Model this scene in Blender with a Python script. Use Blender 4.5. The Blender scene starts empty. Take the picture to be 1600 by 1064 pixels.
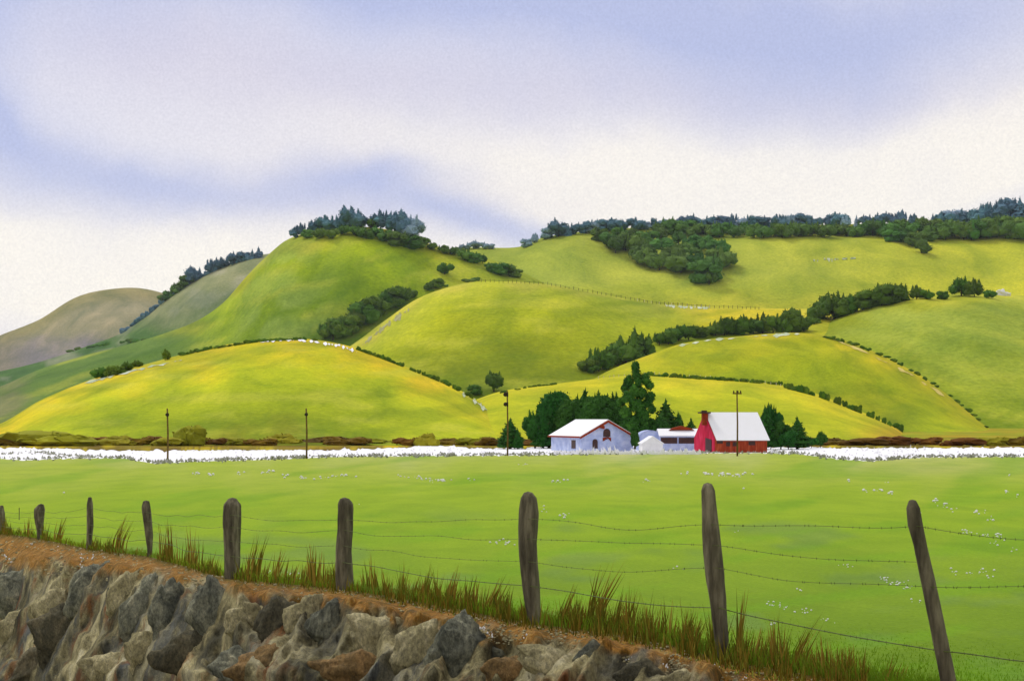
import bpy, bmesh, math, random
from mathutils import Vector, Matrix, noise
R = math.radians
rnd = random.Random(7)
scene = bpy.context.scene
C = scene.collection
F = 2222.0; HOR = 655.0; CZ = 5.0          # lens in photo pixels, eye level row, eye height over the field

def P(px, py, d): return Vector(((px-800)/F*d, d, CZ+(HOR-py)/F*d))
def pix(v): return (800+F*v.x/v.y, HOR-F*(v.z-CZ)/v.y)
def s2l(c):
    return tuple(((v/255)/12.92 if v/255 <= .04045 else ((v/255+.055)/1.055)**2.4) for v in c)
def alb(c, k=1.0): return tuple(min(.9, v*k) for v in s2l(c))
def lerp(a, b, t): return a+(b-a)*t
def mixc(a, b, t): t = max(0, min(1, t)); return tuple(lerp(x, y, t) for x, y in zip(a, b))
def sst(a, b, x):
    t = max(0, min(1, (x-a)/(b-a))); return t*t*(3-2*t)
def interp(pts, x):
    if x <= pts[0][0]: return pts[0][1]
    if x >= pts[-1][0]: return pts[-1][1]
    for i in range(len(pts)-1):
        if x <= pts[i+1][0]:
            x1, y1 = pts[i]; x2, y2 = pts[i+1]
            x0, y0 = pts[i-1] if i else (2*x1-x2, 2*y1-y2)
            x3, y3 = pts[i+2] if i+2 < len(pts) else (2*x2-x1, 2*y2-y1)
            m1 = (y2-y0)/(x2-x0); m2 = (y3-y1)/(x3-x1); h = x2-x1; t = (x-x1)/h
            return ((2*t**3-3*t*t+1)*y1+(t**3-2*t*t+t)*h*m1+(-2*t**3+3*t*t)*y2+(t**3-t*t)*h*m2)
def lin(pts, x):
    if x <= pts[0][0]: return pts[0][1]
    for a, b in zip(pts, pts[1:]):
        if x <= b[0]: return lerp(a[1], b[1], (x-a[0])/(b[0]-a[0]))
    return pts[-1][1]
def nz(x, y=0, z=0): return noise.noise(Vector((x, y, z)))
def fbm(x, y=0, z=0, o=4):
    return noise.fractal(Vector((x, y, z)), 1.0, 2.0, o)

# ---------------------------------------------------------------- objects
def tag(o, label=None, cat=None, group=None, kind=None):
    if label: o['label'] = label
    if cat: o['category'] = cat
    if group: o['group'] = group
    if kind: o['kind'] = kind
    return o
def link(name, me, parent=None, loc=None):
    o = bpy.data.objects.new(name, me); C.objects.link(o)
    if parent: o.parent = parent
    if loc is not None: o.location = loc
    return o
def mesh(name, vs, fs, m, smooth=True, cols=None):
    me = bpy.data.meshes.new(name); me.from_pydata(vs, [], fs)
    if m: me.materials.append(m)
    if smooth: me.polygons.foreach_set('use_smooth', [True]*len(me.polygons))
    if cols:
        a = me.color_attributes.new('col', 'FLOAT_COLOR', 'POINT')
        buf = []
        for c in cols: buf += [c[0], c[1], c[2], 1.0]
        a.data.foreach_set('color', buf)
    me.update(); return me
def empty(name, loc, rz=0):
    o = bpy.data.objects.new(name, None); C.objects.link(o); o.location = loc; o.rotation_euler.z = rz
    o.empty_display_size = .3
    return o
class MB:
    def __init__(s): s.v = []; s.f = []; s.c = []
    def add(s, vs, fs, col=None):
        b = len(s.v); s.v += [tuple(v) for v in vs]; s.f += [tuple(i+b for i in f) for f in fs]
        if col is not None: s.c += [col]*len(vs)
    def box(s, x0, x1, y0, y1, z0, z1):
        vs = [(x, y, z) for x in (x0, x1) for y in (y0, y1) for z in (z0, z1)]
        s.add(vs, [(0,1,3,2),(4,6,7,5),(0,4,5,1),(2,3,7,6),(0,2,6,4),(1,5,7,3)])
    def tube(s, pts, rads, n=8, cap=True):
        pts = [Vector(p) for p in pts]; rings = []
        for i, p in enumerate(pts):
            t = (pts[min(i+1, len(pts)-1)]-pts[max(i-1, 0)]).normalized()
            a = t.cross(Vector((0, 1, 0)) if abs(t.y) < .8 else Vector((1, 0, 0))).normalized(); b = t.cross(a)
            r = rads[i] if hasattr(rads, '__len__') else rads
            rings.append([p+(a*math.cos(2*math.pi*k/n)+b*math.sin(2*math.pi*k/n))*r for k in range(n)])
        vs = [v for r_ in rings for v in r_]; fs = []
        for i in range(len(pts)-1):
            for k in range(n):
                fs.append((i*n+k, i*n+(k+1) % n, (i+1)*n+(k+1) % n, (i+1)*n+k))
        if cap: fs.append(tuple(range(n))[::-1]); fs.append(tuple((len(pts)-1)*n+k for k in range(n)))
        s.add(vs, fs)
    def prism(s, poly, off):
        n = len(poly); a = [Vector(p) for p in poly]; b = [p+Vector(off) for p in a]
        s.add(a+b, [tuple(range(n)), tuple(range(2*n-1, n-1, -1))]+[(i, i+n, (i+1) % n+n, (i+1) % n) for i in range(n)])
    def blob(s, c, rx, ry, rz, sub=2, amp=.25, fr=1.6, seed=0, rot=None):
        vs, fs = ico(sub); out = []
        for v in vs:
            k = 1+amp*fbm(v.x*fr+seed*3.1, v.y*fr+seed, v.z*fr-seed*1.7, 3)
            w = Vector((v.x*rx*k, v.y*ry*k, v.z*rz*k))
            if rot: w = rot @ w
            out.append(w+Vector(c))
        s.add(out, fs)
    def build(s, name, m, parent=None, smooth=False, loc=None):
        me = mesh(name, s.v, s.f, m, smooth, s.c if s.c else None)
        bm = bmesh.new(); bm.from_mesh(me); bmesh.ops.recalc_face_normals(bm, faces=bm.faces); bm.to_mesh(me); bm.free()
        return link(name, me, parent, loc)
_ico = {}
def ico(sub):
    if sub not in _ico:
        bm = bmesh.new(); bmesh.ops.create_icosphere(bm, subdivisions=sub, radius=1)
        bm.verts.ensure_lookup_table()
        _ico[sub] = ([v.co.copy() for v in bm.verts], [tuple(v.index for v in f.verts) for f in bm.faces]); bm.free()
    return _ico[sub]

# ---------------------------------------------------------------- materials
def newmat(name, rough=.9, spec=.2):
    m = bpy.data.materials.new(name); m.use_nodes = True
    nt = m.node_tree; b = nt.nodes['Principled BSDF']
    b.inputs['Roughness'].default_value = rough
    b.inputs['Specular IOR Level'].default_value = spec
    return m, nt, b
def nnoise(nt, scale, detail=4, rough=.6, vec=None, dist=0):
    n = nt.nodes.new('ShaderNodeTexNoise'); n.inputs['Scale'].default_value = scale
    n.inputs['Detail'].default_value = detail; n.inputs['Roughness'].default_value = rough
    n.inputs['Distortion'].default_value = dist
    if vec: nt.links.new(vec, n.inputs['Vector'])
    return n.outputs['Fac']
def ramp(nt, fac, stops):
    r = nt.nodes.new('ShaderNodeValToRGB'); e = r.color_ramp.elements
    while len(e) > 1: e.remove(e[-1])
    e[0].position = stops[0][0]; e[0].color = (*stops[0][1], 1)
    for p, c in stops[1:]:
        k = e.new(p); k.color = (*c, 1)
    nt.links.new(fac, r.inputs['Fac']); return r.outputs['Color']
def mixn(nt, fac, a, b, mode='MIX'):
    m = nt.nodes.new('ShaderNodeMix'); m.data_type = 'RGBA'; m.blend_type = mode
    for sock, v in ((0, fac), (6, a), (7, b)):
        if hasattr(v, 'is_linked') or hasattr(v, 'links'): nt.links.new(v, m.inputs[sock])
        elif sock == 0: m.inputs[0].default_value = v
        else: m.inputs[sock].default_value = (*v, 1)
    return m.outputs[2]
def coords(nt, kind='Object', scale=(1, 1, 1), rot=(0, 0, 0)):
    t = nt.nodes.new('ShaderNodeTexCoord'); mp = nt.nodes.new('ShaderNodeMapping')
    mp.inputs['Scale'].default_value = scale; mp.inputs['Rotation'].default_value = rot
    nt.links.new(t.outputs[kind], mp.inputs['Vector']); return mp.outputs['Vector']
def bump(nt, b, h, dist, strength=.6):
    n = nt.nodes.new('ShaderNodeBump'); n.inputs['Distance'].default_value = dist; n.inputs['Strength'].default_value = strength
    nt.links.new(h, n.inputs['Height']); nt.links.new(n.outputs['Normal'], b.inputs['Normal'])
def mat_noise(name, cols, scale=1, rough=.9, spec=.15, detail=5, bmp=0, bscale=None, lo=.3, hi=.7, stretch=(1, 1, 1), rand=0, dist=0):
    m, nt, b = newmat(name, rough, spec)
    vec = coords(nt, 'Object', stretch)
    f = nnoise(nt, scale, detail, .62, vec, dist)
    n = len(cols)
    col = ramp(nt, f, [(lerp(lo, hi, i/max(1, n-1)), c) for i, c in enumerate(cols)])
    if rand:
        oi = nt.nodes.new('ShaderNodeObjectInfo'); h = nt.nodes.new('ShaderNodeHueSaturation')
        mr = nt.nodes.new('ShaderNodeMapRange'); mr.inputs[3].default_value = 1-rand; mr.inputs[4].default_value = 1+rand
        nt.links.new(oi.outputs['Random'], mr.inputs[0]); nt.links.new(mr.outputs[0], h.inputs['Value'])
        mr2 = nt.nodes.new('ShaderNodeMapRange'); mr2.inputs[3].default_value = .5+rand*.1; mr2.inputs[4].default_value = .5-rand*.1
        ma = nt.nodes.new('ShaderNodeMath'); ma.operation = 'FRACT'; mm = nt.nodes.new('ShaderNodeMath'); mm.operation = 'MULTIPLY'; mm.inputs[1].default_value = 7.3
        nt.links.new(oi.outputs['Random'], mm.inputs[0]); nt.links.new(mm.outputs[0], ma.inputs[0]); nt.links.new(ma.outputs[0], mr2.inputs[0])
        nt.links.new(mr2.outputs[0], h.inputs['Hue']); nt.links.new(col, h.inputs['Color']); col = h.outputs['Color']
    nt.links.new(col, b.inputs['Base Color'])
    if bmp: bump(nt, b, nnoise(nt, bscale or scale*3, 5, .6, vec), bmp)
    return m
def mat_grass(name, sc, streak=(1, 1, 1), bmp=.2, amt=.35, grain=1.0, rz=0, GT=(.93, 1.01, 1.25)):
    """vertex grass colour broken up by clumps, streaks and fine grain"""
    m, nt, b = newmat(name, .95, .08)
    vc = nt.nodes.new('ShaderNodeVertexColor'); vc.layer_name = 'col'
    vec = coords(nt, 'Object', streak, (0, 0, rz)); iso = coords(nt, 'Object')
    a = ramp(nt, nnoise(nt, sc, 6, .6, vec, .6), [(.3, (1-amt, 1-amt*.75, 1-amt)), (.7, (1+amt*.6, 1+amt*.4, 1+amt*.2))])
    c = mixn(nt, 1.0, vc.outputs['Color'], a, 'MULTIPLY')
    g = ramp(nt, nnoise(nt, sc*9*grain, 5, .8, iso), [(.34, (.74, .79, .72)), (.66, (1.24, 1.19, 1.35))])
    c = mixn(nt, .9, c, g, 'MULTIPLY')
    c = mixn(nt, 1.0, c, (GT[0], GT[1], GT[2]), 'MULTIPLY')
    nt.links.new(c, b.inputs['Base Color'])
    bump(nt, b, nnoise(nt, sc*5*grain, 5, .7, iso), bmp, .7)
    return m
def mat_attr(name, rough=.9, scale=6, amt=.3, spec=.1):
    m, nt, b = newmat(name, rough, spec)
    vc = nt.nodes.new('ShaderNodeVertexColor'); vc.layer_name = 'col'
    a = ramp(nt, nnoise(nt, scale, 4), [(.3, (1-amt,)*3), (.7, (1+amt,)*3)])
    nt.links.new(mixn(nt, 1.0, vc.outputs['Color'], a, 'MULTIPLY'), b.inputs['Base Color'])
    return m

# ---------------------------------------------------------------- sun, sky, camera
SUN_EL, SUN_AZ = 54, -46          # azimuth measured from straight ahead, negative = left
w = bpy.data.worlds.new('World'); scene.world = w; w.use_nodes = True
nt = w.node_tree; bg = nt.nodes['Background']; bg.inputs['Strength'].default_value = .1
sky = nt.nodes.new('ShaderNodeTexSky'); sky.sky_type = 'NISHITA'; sky.sun_disc = False
sky.sun_elevation = R(SUN_EL); sky.sun_rotation = R(SUN_AZ); sky.altitude = 200; sky.dust_density = 1.5
tc = nt.nodes.new('ShaderNodeTexCoord'); sep = nt.nodes.new('ShaderNodeSeparateXYZ'); nt.links.new(tc.outputs['Generated'], sep.inputs[0])
def wm(op, a, b=None, c=None):
    n = nt.nodes.new('ShaderNodeMath'); n.operation = op
    for i, v in enumerate((a, b, c)):
        if v is None: continue
        if isinstance(v, (int, float)): n.inputs[i].default_value = v
        else: nt.links.new(v, n.inputs[i])
    return n.outputs[0]
AZ = wm('ARCTAN2', sep.outputs[0], sep.outputs[1]); EL = wm('ARCSINE', sep.outputs[2])
wn = nt.nodes.new('ShaderNodeTexNoise'); wn.inputs['Scale'].default_value = 5; wn.inputs['Detail'].default_value = 5; wn.inputs['Roughness'].default_value = .55
nt.links.new(tc.outputs['Generated'], wn.inputs['Vector'])
wsep = nt.nodes.new('ShaderNodeSeparateColor'); nt.links.new(wn.outputs['Color'], wsep.inputs[0])
AZw = wm('ADD', AZ, wm('MULTIPLY', wm('SUBTRACT', wsep.outputs[0], .5), .16))
ELw = wm('ADD', EL, wm('MULTIPLY', wm('SUBTRACT', wsep.outputs[1], .5), .075))
def puff(px, py, rx, ry, amp, tilt=0):
    """soft elliptical bank of cloud at a bearing and elevation"""
    a0 = math.atan((px-800)/F); e0 = math.atan((HOR-py)/F); ct, st = math.cos(R(tilt)), math.sin(R(tilt))
    du = wm('SUBTRACT', AZw, a0); dv = wm('SUBTRACT', ELw, e0)
    u = wm('ADD', wm('MULTIPLY', du, ct), wm('MULTIPLY', dv, st)); v = wm('SUBTRACT', wm('MULTIPLY', dv, ct), wm('MULTIPLY', du, st))
    q = wm('ADD', wm('POWER', wm('DIVIDE', u, rx/F), 2), wm('POWER', wm('DIVIDE', v, ry/F), 2))
    return wm('MULTIPLY', wm('EXPONENT', wm('MULTIPLY', q, -1)), amp)
def total(lst):
    t = lst[0]
    for x in lst[1:]: t = wm('ADD', t, x)
    return t
blue = total([puff(-10, -10, 330, 90, .8), puff(560, -20, 480, 85, .8, -8), puff(1000, 20, 330, 70, .6, -4), puff(1430, 60, 340, 85, .85, 8),
              puff(10, 225, 110, 60, .7, -40), puff(150, 262, 190, 42, .5, -22), puff(420, 312, 300, 40, .7, -4), puff(600, 290, 110, 18, .45, 8),
              puff(820, 345, 210, 26, .75, -10), puff(-40, 110, 60, 100, .5), puff(700, -420, 1800, 260, .8),
              wm('MULTIPLY', wm('SUBTRACT', wsep.outputs[2], .5), .8)])
cream = total([puff(1150, 275, 700, 85, 1.3, 3), puff(60, 420, 360, 95, 1.1), puff(330, 385, 260, 35, .6), puff(1570, 210, 200, 70, .9, 25), puff(640, 215, 260, 40, .35, -5), puff(800, 400, 1200, 50, .5)])
mauve = total([puff(430, 140, 360, 80, .5, -6), puff(900, 120, 420, 60, .4), puff(560, 315, 330, 50, .5), puff(230, 70, 200, 60, .4), puff(1250, 150, 400, 40, .35)])
def clampn(v):
    n = nt.nodes.new('ShaderNodeClamp'); nt.links.new(v, n.inputs[0]); return n.outputs[0]
def k10(c, k=10): return tuple(v*k for v in s2l(c))
col = mixn(nt, clampn(cream), k10((228, 225, 234)), k10((254, 247, 236)))
col = mixn(nt, clampn(mauve), col, k10((212, 206, 222)))
col = mixn(nt, clampn(blue), col, k10((184, 191, 226)))
# paper-fine mottling of the high thin cloud
gn = nt.nodes.new('ShaderNodeTexNoise'); gn.inputs['Scale'].default_value = 620; gn.inputs['Detail'].default_value = 3; gn.inputs['Roughness'].default_value = .6
nt.links.new(tc.outputs['Generated'], gn.inputs['Vector'])
col = mixn(nt, 1.0, col, ramp(nt, gn.outputs['Fac'], [(.3, (.92, .92, .93)), (.7, (1.06, 1.06, 1.05))]), 'MULTIPLY')
final = mixn(nt, .9, sky.outputs['Color'], col)
nt.links.new(final, bg.inputs['Color'])

sun = bpy.data.lights.new('sun', 'SUN'); sun.energy = 1.5; sun.angle = R(11); sun.color = (1, .97, .9)
so = bpy.data.objects.new('sun', sun); C.objects.link(so)
sd = Vector((math.sin(R(SUN_AZ))*math.cos(R(SUN_EL)), math.cos(R(SUN_AZ))*math.cos(R(SUN_EL)), math.sin(R(SUN_EL))))
so.rotation_euler = (-sd).to_track_quat('-Z', 'Y').to_euler(); so.location = sd*50
cam = bpy.data.cameras.new('camera'); co = bpy.data.objects.new('camera', cam); C.objects.link(co)
co.location = (0, 0, CZ); co.rotation_euler = (R(90), 0, 0)
cam.sensor_width = 36; cam.lens = F/1600*36; cam.shift_y = (HOR-532)/1600; cam.clip_end = 30000; cam.clip_start = .1
scene.camera = co
scene.view_settings.view_transform = 'Standard'; scene.view_settings.look = 'None'
scene.view_settings.exposure = .13; scene.view_settings.gamma = 1

# ---------------------------------------------------------------- hills
K = 1.0        # albedo of a surface that shows as a given colour in this light
def A_(r, g, b, k=K): return alb((r, g, b), k)
class Hill:
    def __init__(s, name, crest, F0, D, colf, mat, px0=-420, px1=2020, seed=0, und=.085, back=.7):
        s.crest, s.F0, s.D, s.seed, s.und, s.back = crest, F0, D, seed, und, back
        s.px0, s.px1, s.step = px0, px1, 8
        s.cols = list(range(px0, px1+1, s.step)); s.A = [s.solve(p) for p in s.cols]
        NF, NB = 44, 14
        vs, cs, fs = [], [], []
        ts = [(i/NF)**.9 for i in range(NF+1)]+[1+back*(i/NB) for i in range(1, NB+1)]
        for p, a in zip(s.cols, s.A):
            for t in ts:
                d = F0+(D-F0)*t; z = s.z(p, d, a)
                v = Vector(((p-800)/F*d, d, CZ+z)); vs.append(v)
                x, y = pix(v); cs.append(colf(x, y, s.cy(x), t))
        m = len(ts)
        for i in range(len(s.cols)-1):
            for j in range(m-1):
                a = i*m+j; fs.append((a, a+m, a+m+1, a+1))
        s.o = tag(link(name, mesh(name, vs, fs, mat, True, cs)), kind='structure')
    def cy(s, px): return interp(s.crest, px)
    def prof(s, t):
        if t <= 1: return .45*math.sin(t*math.pi/2)+.55*sst(0, 1, t)*1.0 if t > 0 else 0
        return math.cos(min(1, (t-1)/s.back)*math.pi/2)
    def z(s, px, d, a):
        t = (d-s.F0)/(s.D-s.F0); x = (px-800)/F*d
        L = (s.D-s.F0)*.45
        und = 1+s.und*(nz(x/L+s.seed, d/L, s.seed)+.45*nz(x/L*3, d/L*2.4, s.seed)+.16*nz(x/L*9, d/L*5, s.seed))
        return -5.8+a*s.prof(t)*und
    def solve(s, px):
        sl = (HOR-s.cy(px))/F
        lo, hi = -40, 900
        ds = [s.F0+(s.D-s.F0)*(.3+i*.02) for i in range(50)]
        for _ in range(28):
            a = (lo+hi)/2
            if max(s.z(px, d, a)/d for d in ds) > sl: hi = a
            else: lo = a
        return a
    def a_at(s, px):
        k = (px-s.px0)/s.step; i = max(0, min(len(s.A)-2, int(k))); return lerp(s.A[i], s.A[i+1], k-i)
    def at(s, px, py):
        """ground point of the visible slope seen at that pixel (crest if above it)"""
        a = s.a_at(px); sl = (HOR-py)/F; best = None; bs = -9
        n = 160
        for i in range(n+1):
            d = s.F0+(s.D-s.F0)*(i/n)*1.05; q = s.z(px, d, a)/d
            if q > bs: bs = q; best = d
            if q >= sl: best = d; break
        return Vector(((px-800)/F*best, best, CZ+s.z(px, best, a)))

def grad(stops):
    cc = [(p, c) for p, c in stops]
    def f(v):
        if v <= cc[0][0]: return cc[0][1]
        for a, b in zip(cc, cc[1:]):
            if v <= b[0]: return mixc(a[1], b[1], (v-a[0])/(b[0]-a[0]))
        return cc[-1][1]
    return f
def wob(x, y, s=60, a=1): return a*(fbm(x/s, y/s*2.2, 3.3, 4))
mg_near = mat_grass('meadow_grass', .05, (1, .45, 1), .6, .42, 1.7, .3)
mg_far = mat_grass('hill_grass', .015, (1, .5, 1), 2.6, .42, 2.0, -.3)
Y1, Y2 = A_(205, 192, 28), A_(188, 190, 28)
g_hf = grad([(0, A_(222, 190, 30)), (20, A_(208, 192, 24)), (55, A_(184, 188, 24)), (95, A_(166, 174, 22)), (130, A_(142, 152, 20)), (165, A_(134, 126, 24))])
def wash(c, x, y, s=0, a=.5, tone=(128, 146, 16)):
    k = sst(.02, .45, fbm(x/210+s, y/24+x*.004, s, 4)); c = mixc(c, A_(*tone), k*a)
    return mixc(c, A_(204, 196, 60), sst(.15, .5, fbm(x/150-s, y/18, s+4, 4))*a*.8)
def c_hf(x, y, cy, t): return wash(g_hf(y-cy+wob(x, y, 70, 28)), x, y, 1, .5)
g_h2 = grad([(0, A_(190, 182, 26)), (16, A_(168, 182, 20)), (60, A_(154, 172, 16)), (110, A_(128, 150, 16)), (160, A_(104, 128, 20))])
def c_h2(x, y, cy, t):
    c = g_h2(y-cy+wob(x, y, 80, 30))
    lf = sst(420, 250, x)*sst(470, 540, y+wob(x, y, 50, 20)); c = mixc(c, A_(104, 130, 46), lf)
    c = mixc(c, A_(140, 134, 80), sst(60, 20, x+wob(x, y, 30, 20))*sst(560, 600, y)*.8)
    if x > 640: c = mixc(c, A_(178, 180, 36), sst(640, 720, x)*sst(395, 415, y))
    st = 1.4*sst(.25, .6, abs(math.sin((x+y*1.25)/34+fbm(x/90, y/90, 1, 2)*2)))*sst(350, 400, x)*sst(560, 440, x)*.16
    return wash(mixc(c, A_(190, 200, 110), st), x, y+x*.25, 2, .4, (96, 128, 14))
def c_h1(x, y, cy, t):
    c = mixc(A_(152, 150, 96), A_(132, 140, 84), sst(0, 60, y-cy+wob(x, y, 50, 25)))
    c = mixc(c, A_(84, 116, 46), sst(488, 530, y+wob(x, y, 60, 18)))
    return mixc(c, A_(172, 164, 124), sst(.1, .5, fbm(x/70, y/26, 7, 3))*.6)
def c_h0(x, y, cy, t):
    c = mixc(A_(154, 142, 84), A_(168, 154, 108), sst(5, 30, y-cy)); c = mixc(c, A_(146, 134, 122), sst(515, 560, y+wob(x, y, 60, 22)))  # greyer lower slope: distance haze painted into the hill colour
    return mixc(c, A_(142, 130, 84), sst(60, 0, x)*.6)
def c_h3(x, y, cy, t):
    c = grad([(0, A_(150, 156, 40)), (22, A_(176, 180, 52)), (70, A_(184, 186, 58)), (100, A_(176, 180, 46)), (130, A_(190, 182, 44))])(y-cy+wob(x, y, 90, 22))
    c = mixc(c, A_(202, 196, 44), sst(1150, 1500, x)*.75)
    return mixc(c, A_(158, 170, 56), sst(1000, 830, x)*sst(360, 400, y)*.5)
def c_h4(x, y, cy, t):
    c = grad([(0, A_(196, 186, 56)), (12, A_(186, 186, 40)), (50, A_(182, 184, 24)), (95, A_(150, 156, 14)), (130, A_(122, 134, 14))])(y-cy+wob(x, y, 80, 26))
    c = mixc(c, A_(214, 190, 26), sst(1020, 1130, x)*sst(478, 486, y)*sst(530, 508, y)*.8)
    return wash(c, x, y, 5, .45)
def c_h5(x, y, cy, t):
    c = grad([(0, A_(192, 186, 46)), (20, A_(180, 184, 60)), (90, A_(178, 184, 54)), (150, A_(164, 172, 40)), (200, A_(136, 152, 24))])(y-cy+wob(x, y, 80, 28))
    edge = (1290-x)*0; e = lin([(1290, 530), (1400, 580), (1500, 640), (1560, 690), (1700, 760)], x)-y
    return wash(mixc(c, A_(122, 140, 18), sst(60, 0, e+wob(x, y, 50, 18))*.75), x, y-x*.3, 9, .35)
def c_h6(x, y, cy, t):
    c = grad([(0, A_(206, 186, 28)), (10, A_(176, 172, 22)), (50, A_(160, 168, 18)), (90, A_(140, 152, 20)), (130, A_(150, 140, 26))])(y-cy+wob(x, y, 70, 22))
    return mixc(c, A_(186, 178, 22), sst(.0, .5, fbm(x/120, y/40, 5, 3))*.7)
def c_h7(x, y, cy, t):
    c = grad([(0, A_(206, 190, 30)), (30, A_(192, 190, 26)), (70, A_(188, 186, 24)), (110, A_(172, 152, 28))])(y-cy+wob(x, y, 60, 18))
    return mixc(c, A_(196, 150, 34), sst(1300, 1400, x)*sst(650, 680, y)*.7)

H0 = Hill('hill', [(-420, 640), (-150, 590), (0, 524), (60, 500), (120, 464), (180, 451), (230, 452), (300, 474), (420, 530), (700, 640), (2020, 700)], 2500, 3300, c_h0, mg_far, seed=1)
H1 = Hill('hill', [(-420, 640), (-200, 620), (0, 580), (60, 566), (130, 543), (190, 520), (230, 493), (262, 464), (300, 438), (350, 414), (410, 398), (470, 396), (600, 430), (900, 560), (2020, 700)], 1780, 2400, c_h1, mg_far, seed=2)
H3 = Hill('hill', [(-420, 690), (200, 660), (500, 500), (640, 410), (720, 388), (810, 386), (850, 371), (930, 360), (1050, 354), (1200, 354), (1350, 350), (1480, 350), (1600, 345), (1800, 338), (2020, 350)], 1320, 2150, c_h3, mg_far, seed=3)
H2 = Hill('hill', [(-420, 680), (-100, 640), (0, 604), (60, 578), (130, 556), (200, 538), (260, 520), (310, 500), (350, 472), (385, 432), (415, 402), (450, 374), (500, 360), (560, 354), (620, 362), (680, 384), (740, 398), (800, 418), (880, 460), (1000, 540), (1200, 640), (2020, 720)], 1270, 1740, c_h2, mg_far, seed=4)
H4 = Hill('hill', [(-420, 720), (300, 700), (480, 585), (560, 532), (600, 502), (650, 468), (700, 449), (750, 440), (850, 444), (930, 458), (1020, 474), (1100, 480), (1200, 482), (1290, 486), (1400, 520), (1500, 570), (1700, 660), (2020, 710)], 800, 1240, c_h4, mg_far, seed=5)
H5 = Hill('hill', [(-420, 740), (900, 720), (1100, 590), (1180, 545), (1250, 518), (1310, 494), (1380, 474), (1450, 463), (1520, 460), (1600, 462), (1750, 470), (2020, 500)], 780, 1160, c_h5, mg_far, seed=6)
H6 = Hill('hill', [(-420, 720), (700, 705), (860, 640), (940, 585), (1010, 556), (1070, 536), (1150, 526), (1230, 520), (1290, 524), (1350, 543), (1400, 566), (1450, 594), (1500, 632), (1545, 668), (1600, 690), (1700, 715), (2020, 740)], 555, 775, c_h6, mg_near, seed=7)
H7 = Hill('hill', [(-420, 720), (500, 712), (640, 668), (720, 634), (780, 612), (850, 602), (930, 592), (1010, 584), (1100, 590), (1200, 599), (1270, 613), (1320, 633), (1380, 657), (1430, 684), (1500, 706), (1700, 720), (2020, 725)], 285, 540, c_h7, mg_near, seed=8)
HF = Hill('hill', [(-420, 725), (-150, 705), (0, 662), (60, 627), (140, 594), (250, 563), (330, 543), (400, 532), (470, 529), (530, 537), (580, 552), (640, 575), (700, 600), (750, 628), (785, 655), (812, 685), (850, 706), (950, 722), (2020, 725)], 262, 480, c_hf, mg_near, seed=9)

# ---------------------------------------------------------------- flat land, track, field, bank
def sheet(name, rows, px, mat, colf, kind='structure'):
    """rows: functions px -> (x pixel, distance, height)"""
    vs, cs, fs = [], [], []
    for p in px:
        for r in rows:
            d, z = r(p); v = Vector(((p-800)/F*d, d, z)); vs.append(v); cs.append(colf(*pix(v), v))
    m = len(rows)
    for i in range(len(px)-1):
        for j in range(m-1):
            a = i*m+j; fs.append((a, a+m, a+m+1, a+1))
    return tag(link(name, mesh(name, vs, fs, mat, True, cs)), kind=kind)
bm = bmesh.new(); bmesh.ops.create_grid(bm, x_segments=40, y_segments=40, size=9000)
me = bpy.data.meshes.new('ground'); bm.to_mesh(me); bm.free()
me.materials.append(mat_noise('far_ground', [A_(120, 140, 30), A_(170, 175, 40)], .01, lo=.35, hi=.65))
tag(link('ground', me, None, (0, 0, -7)), kind='structure')
DY = lambda y: CZ*F/(y-HOR)
def plain_edge(p):
    return lin([(-500, 698), (0, 699), (100, 701), (180, 704), (400, 703), (520, 703), (640, 699), (660, 694), (700, 697), (760, 701), (860, 698), (1000, 696), (1200, 698), (1350, 700), (1600, 699), (2100, 699)], p)+3.4*nz(p/14, 5)+2.6*nz(p/3.4, 9)
g_pl = lambda x, y, v: mixc(mixc(A_(150, 158, 26), A_(180, 150, 30), .5+nz(x/40, y/5, 2)), mixc(mixc(A_(150, 128, 30), A_(112, 88, 24), .5+1.2*nz(x/60, v.y/30)), A_(206, 176, 24), sst(.1, .4, nz(x/35, v.y/20, 4))), sst(684, 692, y+5*nz(x/30, 3)))
pxs = list(range(-700, 2301, 3))
sheet('plain', [(lambda p: (DY(plain_edge(p)), .03)), *[(lambda p, D=D_: (D, .03)) for D_ in (272, 285, 300, 318, 340, 370, 410, 470, 560, 700, 900)], (lambda p: (3000, -2)), (lambda p: (8500, -4))], pxs, mg_near, g_pl)
m_chalk = mat_noise('chalk_gravel', [A_(226, 224, 224, .97), A_(250, 248, 248, .97), A_(255, 255, 255, .9)], .9, bmp=.05, bscale=6, lo=.25, hi=.6)
sheet('track', [(lambda p: (150, -.03)), (lambda p: (230, 0)), (lambda p: (310, -.03))], list(range(-700, 2301, 40)), m_chalk, lambda x, y, v: (1, 1, 1))

yf_ = [(-900, 790), (-300, 812), (0, 832), (62, 841), (138, 857), (232, 869), (362, 904), (538, 920), (700, 948), (832, 974), (1000, 994), (1130, 1030), (1250, 1052), (1488, 1092), (1700, 1150), (2000, 1250), (2500, 1420)]
df_ = [(-900, 150), (-300, 84), (0, 56), (62, 48), (138, 40), (232, 33), (362, 24.5), (538, 20), (832, 15), (1130, 12), (1488, 10), (1700, 9.2), (2000, 8.2), (2500, 7.2)]
yr_ = [(-900, 830), (-300, 852), (0, 872), (100, 880), (200, 890), (300, 904), (400, 926), (560, 944), (700, 974), (800, 988), (900, 1003), (1000, 1020), (1100, 1046), (1200, 1080), (1600, 1190), (2000, 1340), (2500, 1560)]
yf = lambda p: lin(yf_, p); df = lambda p: interp(df_, p); yr = lambda p: lin(yr_, p)
zf = lambda p: CZ+(HOR-yf(p))/F*df(p)
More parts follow.
